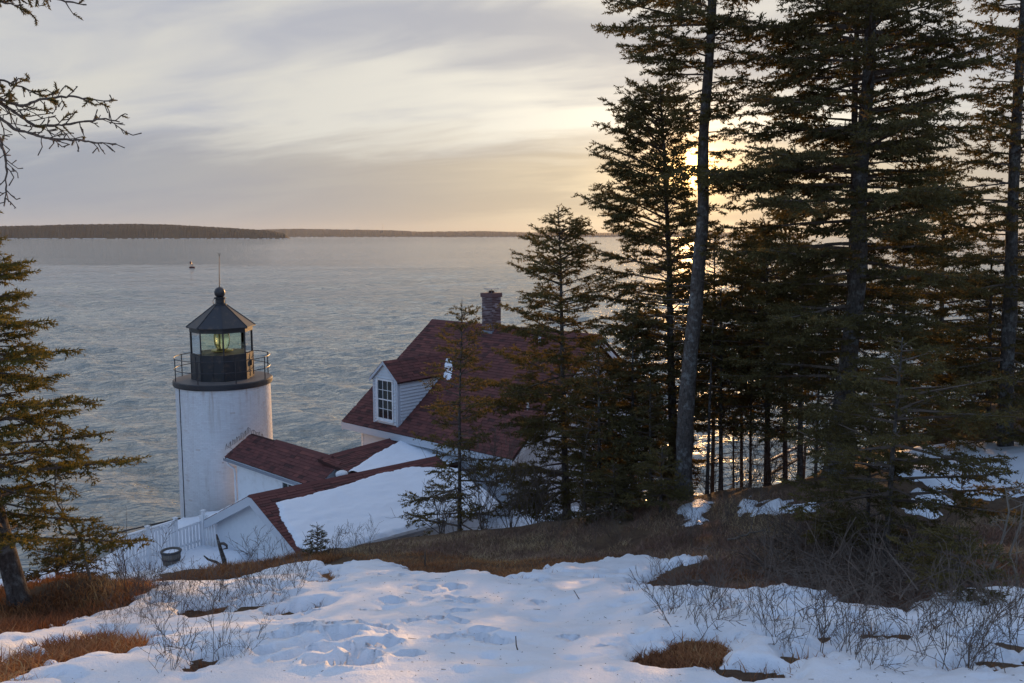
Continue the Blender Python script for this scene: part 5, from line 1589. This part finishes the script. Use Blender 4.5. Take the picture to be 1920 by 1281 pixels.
crooked('pale crooked bare sapling in front of the sunlit left spruce', 11.2, [(186, 1142), (172, 1095), (160, 1050), (150, 1005), (128, 975), (108, 945), (103, 905), (107, 870)], .022, 71, 'pale_twig')
crooked('thin bare sapling to the left of the picket fence', 14, [(232, 1108), (236, 1070), (230, 1035), (238, 1000)], .012, 72, 'twig')
crooked('gnarled grey shrub stem at the right edge of the snow', 8.8, [(1880, 1200), (1850, 1150), (1842, 1105), (1862, 1060), (1880, 1010), (1892, 960), (1885, 915)], .022, 73, 'pale_twig')
crooked('second gnarled stem leaning over the thicket at right', 9.4, [(1905, 1150), (1908, 1085), (1893, 1040), (1912, 985), (1920, 940)], .020, 74, 'pale_twig')
crooked('thin grey stem rising from the snow left of the young spruce', 8.0, [(1785, 1262), (1795, 1215), (1803, 1165), (1800, 1110)], .012, 75, 'pale_twig')
crooked('forked pale sapling among the dark trees above the house', 19.3, [(1097, 930), (1096, 880), (1098, 845), (1100, 815), (1112, 800)], .03, 76, 'pale_twig')

# bare shrubs poking through the snow: a few forms, copied
forms = []
for i in range(9):
    forms.append(bare_plant('bare_shrub', 'x', 'shrub', (0, 0, 0), .46, 100 + i, 2 + i % 3, 3, .26, .0036, kids=3 if i % 3 else 4).data)
    o = C.objects[-1]; bpy.data.objects.remove(o)
in_poly = lambda P, px, py: sdf(np.array(P, float), np.array([[px]], float), np.array([[py]], float))[0] > 0
zones = [([(1180, 1130), (1300, 1122), (1480, 1112), (1560, 1135), (1700, 1170), (1860, 1150), (1935, 1150), (1935, 1290), (1700, 1290), (1450, 1260), (1420, 1200), (1250, 1200)], 72, .95, 'bare shrub in snow below the thicket', 'bare shrubs in the snow at right'),
         ([(278, 1130), (340, 1108), (520, 1105), (560, 1090), (590, 1110), (520, 1150), (400, 1170), (300, 1180)], 44, .8, 'bare shrub in the strip left of the boot prints', 'bare shrubs left of the trodden snow'),
         ([(180, 1180), (290, 1150), (300, 1190), (200, 1215)], 13, .6, 'low bare shrub above the lower left grass patch', 'bare shrubs above the lower left grass'),
         ([(300, 1235), (470, 1225), (470, 1300), (300, 1300)], 9, .8, 'bare shrub at the bottom edge left of the prints', 'bare shrubs at the bottom edge'),
         ([(215, 1098), (300, 1088), (330, 1110), (230, 1140)], 11, 1.2, 'bare shrub in yard snow before the picket fence', 'bare shrubs before the picket fence'),
         ([(610, 1045), (700, 1030), (700, 1042), (620, 1052)], 8, 1.0, 'twig bush on the crest before the shed eave', 'twig bushes on the crest before the shed'),
         ([(700, 1036), (880, 1008), (1060, 985), (1270, 950), (1450, 940), (1470, 1010), (1280, 1046), (1000, 1046)], 44, 1.15, 'bare bush in the brown heath of the bank', 'bare bushes in the heath'),
         ([(445, 1062), (520, 1052), (520, 1064), (450, 1074)], 5, 1.35, 'leafless bush before the shed gable boards', 'twig bushes before the shed gable')]
ORD = ['leftmost', 'second from left', 'third from left', 'fourth from left', 'fifth from left', 'sixth from left', 'seventh from left', 'eighth from left', 'ninth from left', 'tenth from left', 'eleventh from left', 'twelfth from left', 'thirteenth from left', 'fourteenth from left', 'fifteenth from left']
for poly, n, sc_, lb, gp in zones:
    bx = [min(p[0] for p in poly), max(p[0] for p in poly), min(p[1] for p in poly), max(p[1] for p in poly)]
    spots = []
    for _ in range(6000):
        px, py = random.uniform(bx[0], bx[1]), random.uniform(bx[2], bx[3])
        if in_poly(poly, px, py) and all(math.hypot(px - a, (py - b_) * 1.6) > 14 for a, b_ in spots): spots.append((px, py))
        if len(spots) >= n: break
    spots.sort(key=lambda p: p[1])
    nr = max(1, int(math.ceil(len(spots) / 15)))
    per_ = int(math.ceil(len(spots) / nr))
    for q_ in range(nr):
        row_ = sorted(spots[q_ * per_:(q_ + 1) * per_])
        rn = '' if nr == 1 else (['far', 'near'] if nr == 2 else ['farthest', 'middle', 'nearest'] if nr == 3 else ['farthest', 'second farthest', 'second nearest', 'nearest'] if nr == 4 else ['farthest', 'second farthest', 'middle', 'second nearest', 'nearest'])[q_] + ' row, '
        for k, (px, py) in enumerate(row_):
            w = hit(px, py)
            o = bpy.data.objects.new('bare_shrub', forms[random.randrange(len(forms))])
            C.objects.link(o)
            o.location = tuple(w + A3(0, 0, .05)); o.rotation_euler = (random.gauss(0, .12), random.gauss(0, .12), random.uniform(0, 6.28))
            s_ = sc_ * random.uniform(.5, 1.3)
            o.scale = (s_, s_, s_ * random.uniform(.85, 1.25))
            tag(o, lb + ', ' + rn + (ORD[k] if k < len(row_) - 1 or k < 2 else 'rightmost'), 'shrub', gp)
def fallen(label, a, b_, sag, r0, seed, mat='pale_twig'):
    r = np.random.default_rng(seed)
    P0, P1 = hit(*a), hit(*b_)
    n = 9
    P = [P0 + (P1 - P0) * t_ for t_ in np.linspace(0, 1, n)]
    for i, p in enumerate(P):
        p[2] = gz(p[0], p[1]) + .05 + sag * math.sin(PI * i / (n - 1)) + r.normal(0, .012)
        p[:2] += r.normal(0, .03, 2)
    o = thing('fallen_branch', label, 'fallen branch', tuple(P0))
    mb = MB(); mb.tube(P, np.linspace(r0, r0 * .35, n), 7); mb.build('stem', mat, o, True)
    for i in range(2, n - 1, 2):
        d = r.normal(0, 1, 3); d[2] = abs(d[2]) * .7 + .2; d /= np.linalg.norm(d)
        L = r.uniform(.15, .45)
        mb = MB(); mb.tube([P[i], P[i] + d * L * .5, P[i] + d * L + r.normal(0, .05, 3)], [r0 * .4, r0 * .28, .003], 5); mb.build('twig', mat, o)
fallen('pale arched dead branch in the heath left of the little bushy spruce', (1160, 985), (1200, 932), .22, .022, 1)
fallen('long grey fallen branch lying across the heath below the bare trunk', (1365, 1018), (1450, 1005), .05, .022, 2)
fallen('grey fallen bough at the front edge of the thicket', (1590, 1140), (1690, 1075), .22, .024, 3)
fallen('crooked fallen branch on the snow edge under the thicket', (1480, 1112), (1590, 1128), .06, .018, 4)
fallen('fallen branch on the matted yellow-brown grass', (1290, 1098), (1350, 1106), .05, .03, 5, 'bark')
fallen('thin dead bough leaning in the heath before the layered spruce', (1530, 1060), (1605, 1002), .3, .018, 6)
# single sticks in the snow
def stick(label, pts, D, r0=.008):
    P = [hit(*pts[0])]
    Y0 = P[0][1]
    P += [at(px, py, Y0 - .02) for px, py in pts[1:]]
    P[0] = P[0] - UP * .08
    mb = MB(); mb.tube(P, np.linspace(r0, r0 * .5, len(P)), 5); tag(mb.build('stick', 'twig'), label, 'stick')
stick('upright bent stick standing alone in the middle of the snow', [(974, 1247), (973, 1228), (968, 1210), (967, 1193)], 8)
stick('upright twig near the upper edge of the snow right of the prints', [(1092, 1143), (1087, 1125), (1076, 1107)], 11)
stick('thin twig leaning out of the snow among the prints', [(838, 1212), (865, 1198), (890, 1188)], 9, .007)
stick('short twig tip beside a boot print', [(846, 1228), (855, 1220), (864, 1213)], 9, .007)
stick('small curved twig in the snow left of the prints', [(746, 1178), (756, 1172), (759, 1163)], 10, .006)
stick('short dark stake at the upper edge of the brown grass', [(797, 1062), (797, 1048), (797, 1035)], 14, .02)

# overhanging half-bare branch at upper left, on a spruce that stands just outside the view
orr = np.random.default_rng(77)
OD = 6.6
ov_base = A3(-5.15, 6.2, gz(-5.15, 6.2) - .2)
old = thing('old_spruce', 'half-dead spruce outside the left edge whose twiggy boughs hang into the upper left sky', 'tree', tuple(ov_base))
mb = MB(); mb.tube([ov_base, ov_base + A3(.05, .1, 2.5), ov_base + A3(.1, .2, 5.2), ov_base + A3(.1, .25, 8.5)], [.2, .17, .13, .05], 10); mb.build('trunk', 'bark', old, True)
A, B, RA, RB = [], [], [], []
SPp, SDp, SLp = [], [], []
def ovb(pts, r0, r1, twl, green, D=OD):
    P = np.array(px_path(pts, D)); P[:, 1] += np.linspace(0, orr.uniform(-.3, .3), len(P))
    P[0] = ov_base * A3(1, 1, 0) + A3(.1, .2, P[0][2])
    seg = np.concatenate([[0], np.cumsum(np.linalg.norm(np.diff(P, axis=0), axis=1))])
    t = np.linspace(0, seg[-1], int(seg[-1] / .032))
    Q = np.stack([np.interp(t, seg, P[:, i]) for i in range(3)], -1) + orr.normal(0, .004, (len(t), 3))
    rd = np.linspace(r0, r1, len(t))
    A.extend(Q[:-1]); B.extend(Q[1:]); RA.extend(rd[:-1]); RB.extend(rd[1:])
    for i in range(len(t) // 4, len(t) - 1):
        if orr.random() > .75: continue
        d = Q[i + 1] - Q[i]; d /= np.linalg.norm(d)
        s = orr.normal(0, 1, 3); s -= d * (s @ d); s /= np.linalg.norm(s)
        dd = d * .6 + s * .75 - UP * .10; dd /= np.linalg.norm(dd)
        L = twl * 1.35 * orr.uniform(.3, 1.0) * (1.1 - .5 * t[i] / seg[-1])
        p = Q[i]
        n = max(2, int(L / .05))
        for j in range(n):
            dd = dd + orr.normal(0, .18, 3); dd /= np.linalg.norm(dd)
            q = p + dd * L / n
            A.append(p); B.append(q); RA.append(.0046); RB.append(.0038)
            if orr.random() < .8:
                u_ = orr.normal(0, 1, 3); u_ = dd * .6 + u_ / np.linalg.norm(u_) * .7
                e = q + u_ / np.linalg.norm(u_) * orr.uniform(.02, .075)
                A.append(q); B.append(e); RA.append(.0036); RB.append(.0046)
                if orr.random() < green * 1.2: SPp.append(q); SDp.append(e - q); SLp.append(orr.uniform(.055, .085))
            if orr.random() < green: SPp.append(p); SDp.append(dd); SLp.append(orr.uniform(.06, .09))
            p = q
ovb([(-300, 60), (-150, 120), (0, 195), (55, 235), (120, 228), (175, 218), (205, 222)], .026, .006, .26, .10)
ovb([(-300, 60), (-100, 150), (40, 200), (80, 185), (130, 180), (190, 190), (210, 188)], .026, .005, .20, .40)
ovb([(-300, 60), (-60, 170), (20, 240), (80, 258), (130, 262), (210, 268)], .026, .005, .20, .06)
ovb([(-300, 70), (-60, 210), (10, 260), (28, 300), (32, 345), (36, 388)], .026, .005, .16, .0)
ovb([(-300, 60), (-120, 120), (0, 150), (30, 160), (70, 180)], .02, .005, .16, .5)
ovb([(-300, -90), (-120, -60), (0, -30), (80, -10), (130, 5), (168, 12)], .03, .005, .20, .55)
ovb([(-300, -80), (-120, -40), (-20, -5), (20, 10), (42, 8)], .02, .005, .16, .75)
ovb([(-300, -90), (-100, -60), (60, -40), (115, -10), (135, 22)], .02, .005, .18, .3)
build_sticks(A, B, RA, RB, 'limbs', 'twig', old, 4)['kind'] = 'stuff'
build_crown(np.array(SPp), np.array(SDp), np.array(SLp), 'crown', 'needles', old, 5, .25, TPL_FINE)['kind'] = 'stuff'

# ------------------------------------------------------------------ grass, heath and thicket
def scatter_blades(name, label, pts, hgt, width, mat, seed, lean=.5, seg=2, mat_kind='stuff', tint=(.5, .22)):
    r = np.random.default_rng(seed)
    n = len(pts)
    h = hgt * r.uniform(.5, 1.25, n)
    az = r.uniform(0, 2 * PI, n)
    ln = np.abs(r.normal(0, lean, n))
    d = np.stack([np.cos(az) * ln, np.sin(az) * ln, np.ones(n)], -1); d /= np.linalg.norm(d, axis=1, keepdims=True)
    sd = np.stack([-np.sin(az + r.normal(0, .8, n)), np.cos(az), np.zeros(n)], -1) * width * r.uniform(.6, 1.3, n)[:, None]
    p = np.asarray(pts) - UP * .03
    mid = p + d * h[:, None] * .55
    tip = p + d * h[:, None] + np.stack([np.cos(az), np.sin(az), -np.abs(r.normal(0, .5, n))], -1) * (h * .28)[:, None]
    V = np.stack([p - sd, p + sd, mid + sd * .8, mid - sd * .8, tip], 1).reshape(-1, 3)
    b_ = np.arange(n)[:, None] * 5
    F = np.concatenate([b_ + [0, 1, 2], b_ + [0, 2, 3], b_ + [3, 2, 4]], 0)
    t_ = np.repeat(np.clip(r.normal(tint[0], tint[1], n) + .95 * fbm(p[:, 0], p[:, 1], 4, .9), 0, 1), 5)
    o = np_mesh(name, V, F, mat, None, t_)
    tag(o, label, kind='stuff')
    return o
def rand_pts(polys, n, seed, clump=0.0, avoid_snow=True, sd_off=-0.02, freq=1.5):
    """random ground points inside world polygons, off the snow, gathered in tufts"""
    r = np.random.default_rng(seed)
    out = []
    tot = 0
    allp = np.vstack(polys)
    lo, hi = allp.min(0), allp.max(0)
    for _ in range(60):
        xy = r.uniform(lo, hi, (n, 2))
        if clump:
            c = r.uniform(lo, hi, (n // 14, 2))
            xy = c[r.integers(0, len(c), n)] + r.normal(0, clump, (n, 2))
        ins = np.max([sdf(P, xy[:, 0], xy[:, 1]) for P in polys], 0) + .15 * fbm(xy[:, 0], xy[:, 1], 3, 2.0) > 0
        ins &= fbm(xy[:, 0] + 9, xy[:, 1], 3, freq) > (-.45 if avoid_snow else -9)
        xy = xy[ins]
        if avoid_snow:
            s1 = sd_main(xy[:, 0:1], xy[:, 1:2]); s2 = sd_far(xy[:, 0:1], xy[:, 1:2])
            w = .40 * fbm(xy[:, 0], xy[:, 1], 4, 1.6) + .10 * fbm(xy[:, 0], xy[:, 1], 3, 7.0)
            xy = xy[(np.maximum(s1, s2) + w) < sd_off]
        out.append(xy); tot += len(xy)
        if tot >= n: break
    xy = np.concatenate(out)[:n]
    return np.concatenate([xy, ground_z(xy[:, 0], xy[:, 1])[:, None]], 1)
rust = [poly_world([(-200, 1215), (-60, 1170), (0, 1150), (120, 1120), (220, 1105), (330, 1082), (420, 1066), (520, 1050), (590, 1042), (640, 1046), (560, 1066), (480, 1085), (420, 1094), (340, 1096), (290, 1110), (240, 1134), (180, 1164), (80, 1190), (0, 1216), (-200, 1290)], 6),
        poly_world(holes[0]), poly_world([(640, 1040), (800, 1036), (1000, 1050), (1180, 1046), (1060, 1066), (1000, 1084), (930, 1096), (760, 1074), (690, 1062)], 6)]
scatter_blades('dry_grass', 'rust-brown dry grass along the slope edge left of the snow', rand_pts(rust[:2], 34000, 1, .10), .18, .0050, 'dry_grass', 1, 1.0)
scatter_blades('dry_grass', 'rust-brown dry grass on the hump round the leaning spruce', rand_pts([np.array([(-9, 8.5), (-5.2, 9.3), (-4.2, 11.0), (-4.4, 13.2), (-7.5, 12.8), (-9.5, 11)], float)], 15000, 12, .12), .16, .0050, 'dry_grass', 12, 1.0)
scatter_blades('dry_grass', 'short brown grass at the upper edge of the snow', rand_pts(rust[2:], 16000, 2, .10), .10, .0045, 'dry_grass', 2, 1.2, tint=(.42, .22))
heath_p = [poly_world([(600, 1044), (760, 1018), (880, 1000), (1000, 990), (1150, 968), (1270, 940), (1420, 930), (1560, 915), (1700, 1000), (1920, 960), (1920, 1110), (1780, 1140), (1700, 1165), (1560, 1130), (1470, 1108), (1300, 1110), (1230, 1095), (1310, 1060), (1180, 1040), (1000, 1050), (800, 1040)], 8)]
scatter_blades('heath', 'dark purple-brown heath covering the bench below the trees', rand_pts(heath_p, 48000, 3, .22), .15, .0040, 'heath', 3, 1.05)
tw = poly_world([(1195, 1118), (1200, 1098), (1235, 1078), (1320, 1062), (1450, 1075), (1470, 1106), (1400, 1119)], 6)
scatter_blades('dry_grass', 'yellow-brown matted grass beside the thicket', rand_pts([tw], 9000, 4, .12), .10, .004, 'dry_grass', 4, 1.2, tint=(.35, .25))
scatter_blades('dry_grass', 'bare patch of flattened brown grass in the snow at lower right', rand_pts([poly_world(holes[1])], 9000, 5, .05, False), .085, .004, 'dry_grass', 5, 1.3, tint=(.32, .25))
scatter_blades('dry_grass', 'small tufts of brown grass melting out of the snow', rand_pts([poly_world(h_) for h_ in holes[2:]], 7000, 6, .05, False), .08, .004, 'dry_grass', 6, 1.1, tint=(.3, .25))
# thicket of fallen and standing dead twigs
tr = np.random.default_rng(12)
tp = rand_pts([poly_world([(1390, 1085), (1450, 1020), (1560, 985), (1700, 1010), (1800, 1060), (1780, 1140), (1690, 1170), (1560, 1132), (1470, 1108)], 7)], 1500, 8, 0, True, .2)
A, B, RA, RB = [], [], [], []
for p in tp:
    d = tr.normal(0, 1, 3); d[2] = abs(d[2]) * .5 + .1; d /= np.linalg.norm(d)
    q = p + UP * tr.uniform(-.02, .3); L = tr.uniform(.2, .9); rad = tr.uniform(.003, .009)
    for i in range(3):
        d = d + tr.normal(0, .22, 3); d /= np.linalg.norm(d)
        e = q + d * L / 3
        A.append(q); B.append(e); RA.append(rad); RB.append(rad * .75); rad *= .75
        if tr.random() < .7:
            u_ = d + tr.normal(0, .6, 3); A.append(e); B.append(e + u_ / np.linalg.norm(u_) * L * .3); RA.append(rad * .7); RB.append(.0015)
        q = e
tag(build_sticks(A, B, RA, RB, 'thicket_twigs', 'twig', None), 'tangled grey thicket of dead twigs at the edge of the snow', kind='stuff')


# fallen needles and twig bits lying on the snow
lr = np.random.default_rng(21)
A, B, RA, RB = [], [], [], []
lx, ly = lr.uniform(-5, 7, 9000), lr.uniform(3.2, 14, 9000)
ok = sd_main(lx[:, None], ly[:, None]) > .25
ok &= lr.random(len(lx)) < np.clip(.25 + fbm(lx, ly, 3, .5) + np.clip((lx - 1) * .12, 0, .5), .05, 1)
dg = bpy.context.evaluated_depsgraph_get()
snow_o = bpy.data.objects['snow']
for x_, y_ in zip(lx[ok], ly[ok]):
    h_, p_, n_, _i = snow_o.ray_cast(Vector((x_, y_, 30)), Vector((0, 0, -1)))
    if not h_: continue
    a_ = lr.uniform(0, 6.28); L = lr.choice([.010, .018, .035, .08], p=[.55, .32, .11, .02])
    d = A3(math.cos(a_), math.sin(a_), 0); d -= np.array(n_) * (d @ np.array(n_))
    p_ = np.array(p_) + np.array(n_) * .003
    A.append(p_ - d * L / 2); B.append(p_ + d * L / 2); RA.append(.0022 + L * .01); RB.append(.0015)
tag(build_sticks(A, B, RA, RB, 'twig_litter', 'twig', None), 'fallen needles and twig bits scattered over the foreground snow', kind='stuff')

# grass tips standing along the melting edge of the snow
er = np.random.default_rng(41)
ex, ey = er.uniform(-8, 8, 150000), er.uniform(3.5, 15, 150000)
es = sd_main(ex[:, None], ey[:, None]) + 0.40 * fbm(ex, ey, 4, 1.6) + 0.24 * fbm(ex, ey, 3, 5.5) + 0.10 * fbm(ex, ey, 2, 15.0)
kq = (es > -.16) & (es < .07) & (fbm(ex + 5, ey, 3, 1.8) > -.1)
ep = np.stack([ex[kq], ey[kq], ground_z(ex[kq], ey[kq])], -1)[:11000]
scatter_blades('dry_grass', 'grass tips poking out along the ragged melting snow edge', ep, .13, .0038, 'dry_grass', 9, .9, tint=(.30, .25))

# ------------------------------------------------------------------ air: faint sea haze that pales the far shores
hm = bpy.data.materials.new('haze')
hm.use_nodes = True
ht = NT(hm.node_tree)
ht.n.remove(ht.n['Principled BSDF'])
pv_ = ht.add('ShaderNodeVolumePrincipled')
pv_.inputs['Color'].default_value = (0.86, 0.88, 0.92, 1)
pv_.inputs['Density'].default_value = 0.000016
pv_.inputs['Anisotropy'].default_value = 0.3
ht.l.new(pv_.outputs[0], ht.n['Material Output'].inputs['Volume'])
MATS['haze'] = hm
mb = MB(); mb.box((-17000, -120, -8), (34000, 0, 0), (0, 18500, 0), (0, 0, 236))
hz_ = mb.build('haze', 'haze'); tag(hz_, 'thin sea haze over the whole bay', kind='stuff')
